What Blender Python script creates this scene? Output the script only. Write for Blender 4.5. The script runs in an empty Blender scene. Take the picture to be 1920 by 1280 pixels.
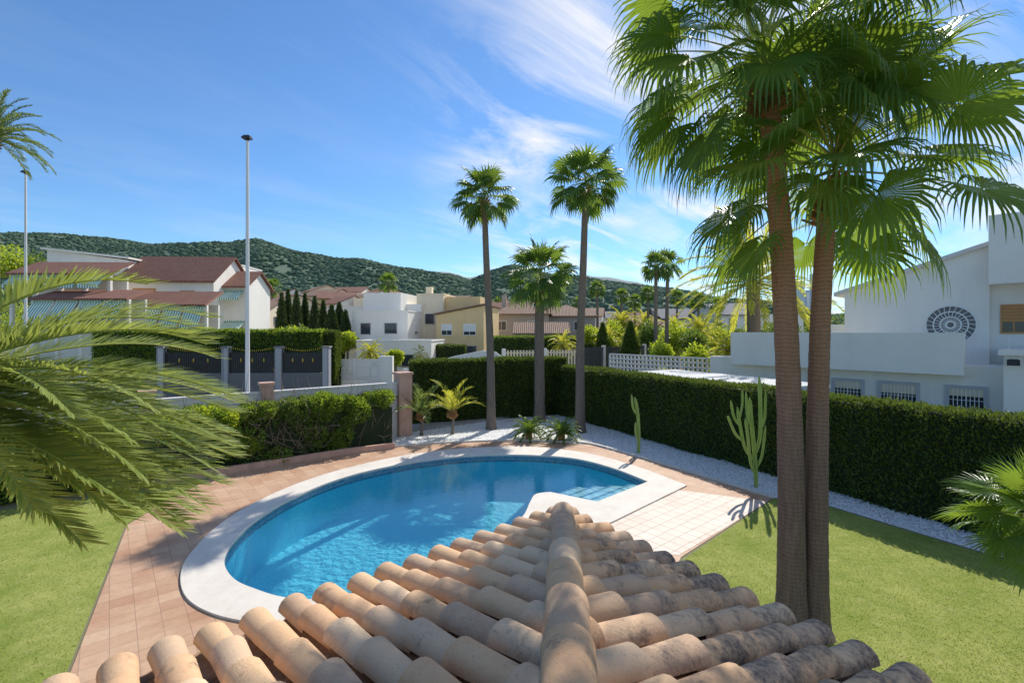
import bpy, math, random
import numpy as np
from mathutils import Vector, Matrix
from mathutils.geometry import tessellate_polygon
rng=np.random.default_rng(7); random.seed(7)
scene=bpy.context.scene; col=scene.collection
H=4.7; F=900.0
def sx(px,D): return (px-960)/F*D
def sz(py,D): return H-(py-620)/F*D
R=math.radians
# ------------------------------------------------------------ mesh helpers
class NB:
    def __init__(s): s.V=[];s.F=[];s.n=0
    def add(s,V,Q,m=0):
        V=np.asarray(V,float).reshape(-1,3)
        Q=np.asarray(Q,int)
        s.V.append(V); s.F.append((Q+s.n,m)); s.n+=len(V)
    def box(s,x0,x1,y0,y1,z0,z1,m=0):
        V=[(x0,y0,z0),(x1,y0,z0),(x1,y1,z0),(x0,y1,z0),(x0,y0,z1),(x1,y0,z1),(x1,y1,z1),(x0,y1,z1)]
        s.add(V,[(0,3,2,1),(4,5,6,7),(0,1,5,4),(1,2,6,5),(2,3,7,6),(3,0,4,7)],m)
    def poly(s,V,m=0):
        s.add(V,[list(range(len(V)))],m)
    def seg(s,p0,p1,w,z0,z1,m=0):
        p0=np.array(p0,float);p1=np.array(p1,float);d=p1-p0;d/=np.linalg.norm(d);n=np.array([-d[1],d[0]])*w/2
        c=[p0-n,p1-n,p1+n,p0+n]
        V=[(*q,z0) for q in c]+[(*q,z1) for q in c]
        s.add(V,[(0,3,2,1),(4,5,6,7),(0,1,5,4),(1,2,6,5),(2,3,7,6),(3,0,4,7)],m)
    def tube(s,P,r,n=8,m=0,cap=True):
        P=np.array(P,float); r=np.broadcast_to(np.array(r,float),(len(P),))
        T=np.gradient(P,axis=0); T/=np.linalg.norm(T,axis=1)[:,None]+1e-9
        ref=np.array([0,0,1.]) if abs(T[0][2])<.8 else np.array([0,1.,0])
        A=np.cross(T,ref);A/=np.linalg.norm(A,axis=1)[:,None]; B=np.cross(T,A)
        a=np.arange(n)*2*np.pi/n
        V=(P[:,None]+r[:,None,None]*(A[:,None]*np.cos(a)[None,:,None]+B[:,None]*np.sin(a)[None,:,None])).reshape(-1,3)
        Q=[]
        for i in range(len(P)-1):
            for j in range(n):
                k=(j+1)%n; Q.append((i*n+j,i*n+k,(i+1)*n+k,(i+1)*n+j))
        s.add(V,Q,m)
        if cap:
            s.F.append((np.array([[s.n-n+j for j in range(n)]]),m))
            s.F.append((np.array([[s.n-len(V)+j for j in range(n)][::-1]]),m))
    def prism(s,pts,z0,z1,m=0):
        n=len(pts); V=[(p[0],p[1],z0) for p in pts]+[(p[0],p[1],z1) for p in pts]
        s.add(V,[(i,(i+1)%n,n+(i+1)%n,n+i) for i in range(n)],m)
        s.F.append((np.array([[s.n-n+i for i in range(n)]]),m)); s.F.append((np.array([[s.n-2*n+i for i in range(n)][::-1]]),m))
    def xprism(s,prof,x0,x1,m=0): # profile in (y,z) extruded in x
        n=len(prof); V=[(x0,p[0],p[1]) for p in prof]+[(x1,p[0],p[1]) for p in prof]
        s.add(V,[(i,(i+1)%n,n+(i+1)%n,n+i) for i in range(n)],m)
        s.F.append((np.array([[s.n-n+i for i in range(n)]]),m)); s.F.append((np.array([[s.n-2*n+i for i in range(n)][::-1]]),m))
    def yprism(s,prof,y0,y1,m=0): # profile in (x,z)
        n=len(prof); V=[(p[0],y0,p[1]) for p in prof]+[(p[0],y1,p[1]) for p in prof]
        s.add(V,[(i,n+i,n+(i+1)%n,(i+1)%n) for i in range(n)],m)
        s.F.append((np.array([[s.n-n+i for i in range(n)][::-1]]),m)); s.F.append((np.array([[s.n-2*n+i for i in range(n)]]),m))
def mkobj(name,nb,mats,parent=None,smooth=False,off=(0,0,0),loc=(0,0,0),rot=0,sharp=None,**props):
    V=np.concatenate(nb.V)-np.array(off,float)
    me=bpy.data.meshes.new(name); me.vertices.add(len(V)); me.vertices.foreach_set('co',V.ravel())
    idx=[];st=[];mi=[];c=0
    for Q,m in nb.F:
        k=Q.shape[1]; idx.append(Q.ravel()); st.append(c+np.arange(len(Q))*k); c+=Q.size; mi.append(np.full(len(Q),m))
    idx=np.concatenate(idx);st=np.concatenate(st);mi=np.concatenate(mi)
    me.loops.add(len(idx)); me.loops.foreach_set('vertex_index',idx.astype(np.int32))
    me.polygons.add(len(st)); me.polygons.foreach_set('loop_start',st.astype(np.int32))
    for m in mats: me.materials.append(m)
    me.polygons.foreach_set('material_index',mi.astype(np.int32))
    me.update(calc_edges=True)
    me.polygons.foreach_set('use_smooth',np.full(len(st),bool(smooth)))
    if sharp: me.set_sharp_from_angle(angle=sharp)
    o=bpy.data.objects.new(name,me); col.objects.link(o)
    o.location=loc; o.rotation_euler=(0,0,rot)
    if parent: o.parent=parent
    for k,v in props.items(): o[k]=v
    return o
def thing(name,label,cat,loc=(0,0,0),rot=0,group=None,scale=1):
    o=bpy.data.objects.new(name,None); col.objects.link(o); o.location=loc; o.rotation_euler=(0,0,rot); o.scale=(scale,)*3
    o.empty_display_size=.3
    o['label']=label;o['category']=cat
    if group:o['group']=group
    return o
def copy_thing(t,loc,rot=0,scale=None,label=None):
    n=t.copy(); col.objects.link(n); n.location=loc; n.rotation_euler=(0,0,rot)
    if scale is not None: n.scale=(scale,)*3 if not isinstance(scale,tuple) else scale
    if label: n['label']=label
    for c in list(t.children):
        k=c.copy(); col.objects.link(k); k.parent=n
    return n
def catmull(P,n=6,closed=False):
    P=np.array(P,float);N=len(P);out=[]
    for i in range(N if closed else N-1):
        if closed: a,b,c,d=P[i-1],P[i],P[(i+1)%N],P[(i+2)%N]
        else: a,b,c,d=P[max(i-1,0)],P[i],P[i+1],P[min(i+2,N-1)]
        for k in range(n):
            t=k/n; out.append(.5*((2*b)+(-a+c)*t+(2*a-5*b+4*c-d)*t*t+(-a+3*b-3*c+d)*t**3))
    if not closed: out.append(P[-1])
    return np.array(out)
def sn(x,y,s=0):
    return (np.sin(x*1.3+s)+np.sin(y*1.7+1.3*s+x*.5)+np.sin((x+y)*.9+2.1*s)+.5*np.sin(x*2.7-y*2.1+s*.7))/3.5
def nrm(A): return A/(np.linalg.norm(A,axis=-1,keepdims=True)+1e-9)
def cards(nb,C,A,L,W,m=0):
    n=len(C); A=nrm(A); S=nrm(np.cross(A,rng.normal(size=(n,3))))
    L=np.broadcast_to(L,(n,))[:,None]; W=np.broadcast_to(W,(n,))[:,None]
    V=np.stack([C,C+A*L*.45+S*W/2,C+A*L,C+A*L*.45-S*W/2],1).reshape(-1,3)
    nb.add(V,np.arange(n*4).reshape(n,4),m)
def inpoly(P,poly):
    x,y=P[:,0],P[:,1]; ins=np.zeros(len(P),bool); n=len(poly)
    for i in range(n):
        x0,y0=poly[i][:2];x1,y1=poly[(i+1)%n][:2]
        c=((y0>y)!=(y1>y))&(x<(x1-x0)*(y-y0)/((y1-y0)+1e-12)+x0); ins^=c
    return ins
def tess(outer,holes=(),z=0,nb=None,m=0):
    loops=[[Vector((p[0],p[1],0)) for p in outer]]+[[Vector((p[0],p[1],0)) for p in h] for h in holes]
    V=[(p[0],p[1],z) for l in loops for p in l]
    T=tessellate_polygon(loops); T2=[]
    for t in T:
        a,b,c=[V[i] for i in t]
        if (b[0]-a[0])*(c[1]-a[1])-(b[1]-a[1])*(c[0]-a[0])<0: t=(t[0],t[2],t[1])
        T2.append(tuple(t))
    nb=nb or NB(); nb.add(V,T2,m); return nb
# ------------------------------------------------------------ materials
def nm(name):
    m=bpy.data.materials.new(name); m.use_nodes=True; nt=m.node_tree; nt.nodes.clear()
    o=nt.nodes.new('ShaderNodeOutputMaterial'); b=nt.nodes.new('ShaderNodeBsdfPrincipled'); nt.links.new(b.outputs[0],o.inputs[0])
    return m,nt,b,o
def c4(c): return (c[0],c[1],c[2],1)
def N(nt,t,**k):
    n=nt.nodes.new(t)
    for a,v in k.items(): setattr(n,a,v)
    return n
def noise(nt,vec,scale,detail=5,rough=.6,lo=.3,hi=.7):
    n=N(nt,'ShaderNodeTexNoise'); n.inputs['Scale'].default_value=scale; n.inputs['Detail'].default_value=detail; n.inputs['Roughness'].default_value=rough
    nt.links.new(vec,n.inputs['Vector'])
    r=N(nt,'ShaderNodeMapRange'); r.inputs[1].default_value=lo; r.inputs[2].default_value=hi
    nt.links.new(n.outputs['Fac'],r.inputs[0]); return r.outputs[0]
def mapping(nt,scale=(1,1,1),rot=(0,0,0),src='Object'):
    t=N(nt,'ShaderNodeTexCoord'); m=N(nt,'ShaderNodeMapping'); m.inputs['Scale'].default_value=scale; m.inputs['Rotation'].default_value=rot
    nt.links.new(t.outputs[src],m.inputs[0]); return m.outputs[0]
def mix(nt,f,a,b,mode='MIX'):
    n=N(nt,'ShaderNodeMix',data_type='RGBA',blend_type=mode)
    for s,v in ((0,f),(6,a),(7,b)):
        if isinstance(v,bpy.types.NodeSocket): nt.links.new(v,n.inputs[s])
        elif s==0: n.inputs[0].default_value=v
        else: n.inputs[s].default_value=c4(v)
    return n.outputs[2]
def math_(nt,op,a,b=0.0):
    n=N(nt,'ShaderNodeMath',operation=op)
    for i,v in enumerate((a,b)):
        if isinstance(v,bpy.types.NodeSocket): nt.links.new(v,n.inputs[i])
        else: n.inputs[i].default_value=v
    return n.outputs[0]
def bump(nt,b,h,st=.3,dist=.02):
    n=N(nt,'ShaderNodeBump'); n.inputs['Strength'].default_value=st; n.inputs['Distance'].default_value=dist
    nt.links.new(h,n.inputs['Height']); nt.links.new(n.outputs[0],b.inputs['Normal']); return n.outputs[0]
def basic(name,c1,c2=None,scale=2,rough=.8,bs=0,bscale=40,metal=0,stretch=(1,1,1),dist=.02,dirt=None):
    m,nt,b,o=nm(name); v=mapping(nt,stretch)
    c2=c2 or tuple(x*.8 for x in c1)
    c=mix(nt,noise(nt,v,scale),c1,c2)
    if dirt:
        f=noise(nt,mapping(nt,(1,1,.25)),dirt[1],6,.7,.5,.75); f=math_(nt,'MULTIPLY',f,dirt[2]); c=mix(nt,f,c,dirt[0])
    nt.links.new(c,b.inputs['Base Color']); b.inputs['Roughness'].default_value=rough; b.inputs['Metallic'].default_value=metal
    if bs: bump(nt,b,noise(nt,v,bscale),bs,dist)
    return m
def leafmat(name,dark,light,tr=.4,trc=None,rough=.45,spec=.3):
    m,nt,b,o=nm(name)
    g=N(nt,'ShaderNodeNewGeometry'); f=math_(nt,'MULTIPLY',math_(nt,'ADD',g.outputs['Random Per Island'],noise(nt,mapping(nt),1.3,3)),.5)
    c=mix(nt,f,dark,light); nt.links.new(c,b.inputs['Base Color']); b.inputs['Roughness'].default_value=rough
    b.inputs['Specular IOR Level'].default_value=spec
    if tr<=0: return m
    t=N(nt,'ShaderNodeBsdfTranslucent'); trc=trc or (light[0]*2.2,light[1]*2.0,light[2]*.8)
    nt.links.new(mix(nt,.7,c,trc),t.inputs[0])
    ms=N(nt,'ShaderNodeMixShader'); ms.inputs[0].default_value=tr
    nt.links.new(b.outputs[0],ms.inputs[1]); nt.links.new(t.outputs[0],ms.inputs[2]); nt.links.new(ms.outputs[0],o.inputs[0])
    return m
def tiles(name,ca,cb,mortar,w,h,ms=.01,rot=0,offset=0.0,rough=.7,c3=None,bs=.3,gap=.5,scale3=.6):
    m,nt,b,o=nm(name); v=mapping(nt,(1,1,1),(0,0,rot))
    t=N(nt,'ShaderNodeTexBrick',offset=offset,squash=1.0); nt.links.new(v,t.inputs['Vector'])
    t.inputs['Color1'].default_value=c4(ca);t.inputs['Color2'].default_value=c4(cb);t.inputs['Mortar'].default_value=c4(mortar)
    t.inputs['Scale'].default_value=1;t.inputs['Brick Width'].default_value=w;t.inputs['Row Height'].default_value=h;t.inputs['Mortar Size'].default_value=ms;t.inputs['Mortar Smooth'].default_value=.3
    c=t.outputs['Color']
    if c3: c=mix(nt,noise(nt,v,scale3,5,.6,.4,.65),c,mix(nt,1.0,c,c3,'MULTIPLY'))
    c=mix(nt,math_(nt,'MULTIPLY',noise(nt,v,9,6,.7,.4,.8),.22),c,(.1,.07,.05))
    nt.links.new(c,b.inputs['Base Color']); b.inputs['Roughness'].default_value=rough
    inv=math_(nt,'SUBTRACT',1.0,t.outputs['Fac']); bump(nt,b,inv,bs,.01); return m
m_wall=basic('white_render',(.93,.88,.80),(.87,.82,.74),.6,.85,.15,60,dirt=((.6,.54,.47),.8,.22))
m_wallc=basic('cream_render',(.90,.77,.56),(.80,.67,.47),.6,.85,.1,60,dirt=((.45,.38,.3),.8,.25))
m_wally=basic('ochre_render',(.88,.65,.33),(.78,.56,.28),.6,.85,.1,60,dirt=((.45,.35,.25),.8,.25))
m_grey=basic('grey_render',(.74,.71,.67),(.64,.61,.58),.6,.8,.1,60)
m_brick=tiles('red_brick',(.44,.20,.12),(.50,.27,.18),(.4,.35,.3),.5,.2,.02,offset=.5)
m_pink=basic('pink_stone',(.64,.40,.30),(.50,.30,.22),3,.85,.5,25,dirt=((.2,.15,.12),2,.4))
m_glass=basic('window_glass',(.03,.04,.05),(.05,.06,.08),1,.08)
m_pane=basic('vent_pane',(.13,.13,.14),(.19,.18,.18),3,.4)
m_frame=basic('white_paint',(.88,.86,.82),(.80,.79,.76),2,.5)
m_trim=basic('grey_trim',(.54,.53,.54),(.47,.46,.47),2,.7)
m_bars=basic('dark_iron',(.03,.03,.03),(.05,.05,.05),3,.5,metal=.3)
m_wood=basic('wood_shutter',(.62,.32,.11),(.48,.22,.08),4,.6,.3,20,stretch=(1,1,8))
m_black=basic('black_paint',(.015,.015,.017),(.03,.03,.03),3,.4)
m_gold=basic('gold_paint',(.7,.5,.08),(.6,.4,.05),3,.4,metal=.2)
m_stone=tiles('grey_stone_cladding',(.30,.31,.33),(.55,.55,.57),(.18,.18,.18),.45,.14,.012,offset=.5,rough=.85,bs=.8)
m_poleg=basic('galvanised_white',(.78,.78,.77),(.70,.70,.69),1.5,.5,metal=.05,stretch=(1,1,.3))
m_tower=tiles('tower_facade',(.5,.55,.62),(.45,.5,.58),(.62,.66,.7),6,3.2,.8)
def rooftile_mat(name,a,b2):
    m,nt,b,o=nm(name); v=mapping(nt)
    w=N(nt,'ShaderNodeTexWave',wave_type='BANDS',bands_direction='X'); w.inputs['Scale'].default_value=1.4; w.inputs['Distortion'].default_value=.3; nt.links.new(v,w.inputs[0])
    c=mix(nt,noise(nt,v,1.2,6,.7),a,b2); c=mix(nt,math_(nt,'MULTIPLY',w.outputs['Fac'],.6),c,tuple(x*.4 for x in a))
    nt.links.new(c,b.inputs['Base Color']); b.inputs['Roughness'].default_value=.85; bump(nt,b,w.outputs['Fac'],.8,.08); return m
m_rtile=rooftile_mat('red_roof_tile',(.28,.11,.07),(.36,.17,.11))
m_rtile2=rooftile_mat('brown_roof_tile',(.42,.25,.16),(.32,.19,.13))
m_rgrey=rooftile_mat('grey_roof_tile',(.24,.24,.26),(.32,.31,.32))
def stripes(name,a,b2,s):
    m,nt,b,o=nm(name); v=mapping(nt); w=N(nt,'ShaderNodeTexWave',wave_type='BANDS',bands_direction='X'); w.inputs['Scale'].default_value=s; nt.links.new(v,w.inputs[0])
    r=N(nt,'ShaderNodeMapRange');r.inputs[1].default_value=.45;r.inputs[2].default_value=.55; nt.links.new(w.outputs['Fac'],r.inputs[0])
    nt.links.new(mix(nt,r.outputs[0],a,b2),b.inputs['Base Color']); b.inputs['Roughness'].default_value=.8; return m
m_awn=stripes('striped_awning_cloth',(.10,.40,.28),(.88,.88,.82),1.5)
# foliage
m_hedge=leafmat('cypress_hedge_leaf',(.036,.068,.013),(.12,.185,.035),.30,(.26,.33,.04))
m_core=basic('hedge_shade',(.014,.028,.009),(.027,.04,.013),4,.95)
m_shrub=leafmat('shrub_leaf',(.06,.125,.022),(.22,.31,.05),.42)
m_shrub2=leafmat('lime_leaf',(.14,.23,.025),(.38,.46,.06),.45)
m_tree=leafmat('tree_leaf',(.055,.11,.025),(.17,.25,.055),.38)
m_cyp=leafmat('cypress_leaf',(.028,.06,.02),(.07,.11,.04),.2)
m_twig=basic('dry_twigs',(.30,.22,.16),(.16,.12,.08),5,.9)
m_fan=leafmat('fan_palm_leaf',(.022,.085,.022),(.105,.21,.045),.40,(.46,.62,.05),.36,.32)
m_fanf=leafmat('fan_palm_leaf_dark',(.026,.085,.024),(.10,.195,.045),.38,(.36,.50,.05),.38,.3)
m_petiole=basic('palm_petiole',(.40,.44,.10),(.29,.33,.07),3,.6)
m_boot=basic('palm_boots',(.46,.24,.09),(.24,.13,.05),6,.85,.5,30)
m_date=leafmat('feather_palm_leaf',(.12,.20,.04),(.40,.45,.14),.42,(.62,.68,.14),.38,.4)
m_datef=leafmat('feather_palm_leaf_dark',(.045,.10,.033),(.15,.23,.055),.36,(.38,.46,.09),.4,.3)
m_yel=leafmat('yellow_palm_leaf',(.24,.30,.03),(.56,.54,.07),.48,(.82,.76,.08))
m_cactus=basic('cactus_skin',(.22,.34,.07),(.36,.44,.12),6,.6,.4,30,stretch=(1,1,.3))
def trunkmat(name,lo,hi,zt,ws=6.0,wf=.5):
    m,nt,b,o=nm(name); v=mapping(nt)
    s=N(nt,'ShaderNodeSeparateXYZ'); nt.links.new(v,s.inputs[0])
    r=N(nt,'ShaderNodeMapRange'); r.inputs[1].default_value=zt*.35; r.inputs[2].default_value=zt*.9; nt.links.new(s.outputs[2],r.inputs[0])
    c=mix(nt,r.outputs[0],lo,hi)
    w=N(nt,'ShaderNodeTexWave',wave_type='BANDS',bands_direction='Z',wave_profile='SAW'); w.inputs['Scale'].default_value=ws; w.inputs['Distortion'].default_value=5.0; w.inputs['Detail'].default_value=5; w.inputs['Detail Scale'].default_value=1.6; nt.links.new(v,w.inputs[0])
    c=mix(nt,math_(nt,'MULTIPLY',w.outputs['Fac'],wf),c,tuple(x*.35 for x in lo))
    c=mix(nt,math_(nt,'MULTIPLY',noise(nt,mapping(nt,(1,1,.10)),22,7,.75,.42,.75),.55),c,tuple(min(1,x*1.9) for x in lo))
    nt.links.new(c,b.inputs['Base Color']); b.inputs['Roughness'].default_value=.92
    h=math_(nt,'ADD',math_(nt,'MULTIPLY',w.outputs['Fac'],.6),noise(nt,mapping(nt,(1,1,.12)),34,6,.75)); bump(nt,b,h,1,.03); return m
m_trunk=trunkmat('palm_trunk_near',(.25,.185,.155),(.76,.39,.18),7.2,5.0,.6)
m_trunkf=trunkmat('palm_trunk_far',(.22,.18,.15),(.34,.25,.17),9,3.5)
m_bark=basic('bark',(.16,.13,.09),(.24,.19,.14),5,.9,.6,20)
# ground
def lawnmat():
    m,nt,b,o=nm('lawn_grass'); v=mapping(nt)
    c=mix(nt,noise(nt,v,.8,8,.75,.38,.62),(.25,.31,.06),(.44,.45,.13)); c=mix(nt,math_(nt,'MULTIPLY',noise(nt,v,26,6,.8,.42,.72),.6),c,(.13,.19,.03))
    c=mix(nt,math_(nt,'MULTIPLY',noise(nt,v,3.5,6,.75,.52,.72),.5),c,(.54,.50,.21))
    nt.links.new(c,b.inputs['Base Color']); b.inputs['Roughness'].default_value=.95; b.inputs['Specular IOR Level'].default_value=.1; bump(nt,b,noise(nt,v,60,6,.8),.6,.02); return m
m_lawn=lawnmat()
m_blade=leafmat('grass_blade',(.16,.25,.035),(.52,.56,.16),.45,(.60,.66,.15))
m_ground=basic('dry_ground',(.16,.17,.08),(.24,.21,.13),.08,.95)
m_asph=basic('asphalt',(.07,.07,.072),(.09,.09,.09),.8,.9,.3,60)
m_pavesl=basic('street_pavement',(.36,.34,.32),(.3,.28,.26),1,.85)
def gravelmat():
    m,nt,b,o=nm('white_gravel'); v=mapping(nt); t=N(nt,'ShaderNodeTexVoronoi'); t.inputs['Scale'].default_value=22; nt.links.new(v,t.inputs[0])
    r=N(nt,'ShaderNodeMapRange'); r.inputs[1].default_value=.35; r.inputs[2].default_value=.8; nt.links.new(t.outputs['Distance'],r.inputs[0])
    c=mix(nt,r.outputs[0],(.92,.91,.89),(.50,.49,.48)); nt.links.new(c,b.inputs['Base Color']); b.inputs['Roughness'].default_value=.8; bump(nt,b,math_(nt,'SUBTRACT',1.0,t.outputs['Distance']),.7,.02); return m
m_gravel=gravelmat()
m_pebble=basic('white_pebble',(.95,.94,.92),(.84,.83,.81),3,.7)
m_pave=tiles('terracotta_paving',(.54,.32,.20),(.64,.43,.28),(.38,.24,.16),.33,.33,.006,R(-40),c3=(.84,.74,.66),bs=.2)
m_pavel=tiles('pale_paving',(.76,.62,.51),(.81,.69,.58),(.42,.30,.23),.33,.33,.009,R(-40),c3=(.92,.88,.85))
m_coping=basic('cream_coping_stone',(.80,.73,.64),(.70,.63,.54),1.6,.75,.3,60,dirt=((.44,.37,.31),1.2,.35))
# pool
def poolmat(name,a,b2):
    m,nt,b,o=nm(name); v=mapping(nt); t=N(nt,'ShaderNodeTexVoronoi'); t.inputs['Scale'].default_value=28; nt.links.new(v,t.inputs[0])
    s=N(nt,'ShaderNodeSeparateColor'); nt.links.new(t.outputs['Color'],s.inputs[0])
    nt.links.new(mix(nt,s.outputs[0],a,b2),b.inputs['Base Color']); b.inputs['Roughness'].default_value=.5; return m
m_pool=poolmat('pool_mosaic',(.10,.73,.93),(.22,.82,.96)); m_band=poolmat('waterline_mosaic',(.03,.2,.34),(.2,.46,.58))
m_nose=poolmat('step_edge_mosaic',(.03,.30,.50),(.06,.40,.60)); m_step=poolmat('step_mosaic',(.38,.82,.93),(.50,.88,.96))
def watermat():
    m,nt,b,o=nm('pool_water'); nt.nodes.remove(b); v=mapping(nt)
    tr=N(nt,'ShaderNodeBsdfTransparent'); tr.inputs[0].default_value=(.91,.99,1.0,1)
    gl=N(nt,'ShaderNodeBsdfGlossy'); gl.inputs['Roughness'].default_value=.02
    bp=N(nt,'ShaderNodeBump'); bp.inputs['Strength'].default_value=.22; bp.inputs['Distance'].default_value=.02; nt.links.new(noise(nt,v,5,4,.6,0,1),bp.inputs['Height'])
    fr=N(nt,'ShaderNodeFresnel'); fr.inputs[0].default_value=1.33
    nt.links.new(bp.outputs[0],gl.inputs['Normal']); nt.links.new(bp.outputs[0],fr.inputs['Normal'])
    ms=N(nt,'ShaderNodeMixShader'); nt.links.new(fr.outputs[0],ms.inputs[0]); nt.links.new(tr.outputs[0],ms.inputs[1]); nt.links.new(gl.outputs[0],ms.inputs[2]); nt.links.new(ms.outputs[0],o.inputs[0]); return m
m_water=watermat()
def claymat(name,ramp,dark=.7,thr=.47):
    m,nt,b,o=nm(name); v=mapping(nt)
    g=N(nt,'ShaderNodeNewGeometry'); cr=N(nt,'ShaderNodeValToRGB'); e=cr.color_ramp.elements
    for i,(p,c) in enumerate(ramp):
        if i<2: e[i].position=p; e[i].color=c4(c)
        else: x=e.new(p); x.color=c4(c)
    nt.links.new(g.outputs['Random Per Island'],cr.inputs[0]); c=cr.outputs[0]
    c=mix(nt,math_(nt,'MULTIPLY',noise(nt,v,11,6,.75,.38,.7),.45),c,(.78,.56,.35))
    # dark blotches grow denser towards the +x side of the roof
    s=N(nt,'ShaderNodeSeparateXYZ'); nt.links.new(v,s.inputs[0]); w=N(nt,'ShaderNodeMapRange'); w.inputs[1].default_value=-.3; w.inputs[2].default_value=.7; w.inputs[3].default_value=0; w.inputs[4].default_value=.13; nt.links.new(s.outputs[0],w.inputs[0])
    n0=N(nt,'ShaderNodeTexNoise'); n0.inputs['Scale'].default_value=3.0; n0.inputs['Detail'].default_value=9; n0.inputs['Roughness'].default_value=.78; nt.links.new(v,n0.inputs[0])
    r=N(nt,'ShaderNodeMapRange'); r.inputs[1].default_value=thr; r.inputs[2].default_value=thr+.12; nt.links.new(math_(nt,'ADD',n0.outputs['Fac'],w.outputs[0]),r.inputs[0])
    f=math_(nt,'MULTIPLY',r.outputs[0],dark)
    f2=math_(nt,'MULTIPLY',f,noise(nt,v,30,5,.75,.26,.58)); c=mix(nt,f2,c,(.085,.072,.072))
    c=mix(nt,math_(nt,'MULTIPLY',noise(nt,v,80,3,.6,.62,.72),.5),c,(.12,.09,.075))
    nt.links.new(c,b.inputs['Base Color']); b.inputs['Roughness'].default_value=.9
    bump(nt,b,noise(nt,v,70,6,.75),.45,.005); return m
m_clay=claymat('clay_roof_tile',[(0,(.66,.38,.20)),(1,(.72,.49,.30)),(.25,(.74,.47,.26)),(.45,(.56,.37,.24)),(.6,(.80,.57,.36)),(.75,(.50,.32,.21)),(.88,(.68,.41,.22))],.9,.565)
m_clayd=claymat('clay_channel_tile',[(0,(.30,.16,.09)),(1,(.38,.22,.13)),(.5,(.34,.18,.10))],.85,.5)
m_mortar=basic('roof_mortar',(.60,.42,.28),(.44,.30,.20),5,.95,.5,40)

# ------------------------------------------------------------ world, sun, camera
SUN_EL=R(41.5); SUN_AZ=R(24)
w=bpy.data.worlds.new('World'); scene.world=w; w.use_nodes=True; nt=w.node_tree; nt.nodes.clear()
wo=N(nt,'ShaderNodeOutputWorld'); bg=N(nt,'ShaderNodeBackground'); nt.links.new(bg.outputs[0],wo.inputs[0]); bg.inputs[1].default_value=.15
sky=N(nt,'ShaderNodeTexSky',sky_type='NISHITA'); sky.sun_disc=False; sky.sun_elevation=SUN_EL; sky.sun_rotation=SUN_AZ
sky.air_density=1.0; sky.dust_density=.1; sky.ozone_density=2.4
tc=N(nt,'ShaderNodeTexCoord'); sp=N(nt,'ShaderNodeSeparateXYZ'); nt.links.new(tc.outputs['Generated'],sp.inputs[0])
zz=math_(nt,'MAXIMUM',math_(nt,'ADD',sp.outputs[2],.12),.03)
cb=N(nt,'ShaderNodeCombineXYZ'); nt.links.new(math_(nt,'DIVIDE',sp.outputs[0],zz),cb.inputs[0]); nt.links.new(math_(nt,'DIVIDE',sp.outputs[1],zz),cb.inputs[1])
mr=N(nt,'ShaderNodeMapping'); mr.inputs['Rotation'].default_value=(0,0,R(-48)); nt.links.new(cb.outputs[0],mr.inputs[0])
mp=N(nt,'ShaderNodeMapping'); mp.inputs['Scale'].default_value=(.55,1.35,1); mp.inputs['Location'].default_value=(1.3,.35,0); nt.links.new(mr.outputs[0],mp.inputs[0])
n1=N(nt,'ShaderNodeTexNoise'); n1.inputs['Scale'].default_value=1.7; n1.inputs['Detail'].default_value=12; n1.inputs['Roughness'].default_value=.64; n1.inputs['Distortion'].default_value=.6; nt.links.new(mp.outputs[0],n1.inputs[0])
n2=noise(nt,cb.outputs[0],.9,3,.5,.40,.56)
r1=N(nt,'ShaderNodeMapRange'); r1.inputs[1].default_value=.44; r1.inputs[2].default_value=.66; nt.links.new(n1.outputs['Fac'],r1.inputs[0])
az=N(nt,'ShaderNodeMapRange'); az.inputs[1].default_value=-.20; az.inputs[2].default_value=.06; nt.links.new(sp.outputs[0],az.inputs[0])
azf=math_(nt,'ADD',math_(nt,'MULTIPLY',az.outputs[0],.91),.09)
cf=math_(nt,'MULTIPLY',math_(nt,'MULTIPLY',r1.outputs[0],azf),math_(nt,'ADD',math_(nt,'MULTIPLY',n2,.6),.40))
skc=mix(nt,1.0,sky.outputs[0],(.58,.82,1.03),'MULTIPLY')
nt.links.new(mix(nt,math_(nt,'MINIMUM',cf,.95),skc,(7.0,6.9,6.9)),bg.inputs[0])
sd=Vector((math.cos(SUN_EL)*math.sin(SUN_AZ),math.cos(SUN_EL)*math.cos(SUN_AZ),math.sin(SUN_EL)))
sl=bpy.data.lights.new('sun','SUN'); sl.energy=5.0; sl.angle=R(.5); sl.color=(1,.95,.86)
so=bpy.data.objects.new('sun',sl); col.objects.link(so); so.rotation_euler=sd.to_track_quat('Z','Y').to_euler()
cam=bpy.data.cameras.new('camera'); co=bpy.data.objects.new('camera',cam); col.objects.link(co); scene.camera=co
co.location=(0,0,H); co.rotation_euler=(R(90),0,0); cam.sensor_width=36; cam.lens=36*F/1920; cam.shift_y=-20/1920; cam.clip_start=.05; cam.clip_end=9000
scene.view_settings.view_transform='Standard'; scene.view_settings.look='None'; scene.view_settings.exposure=0

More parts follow.
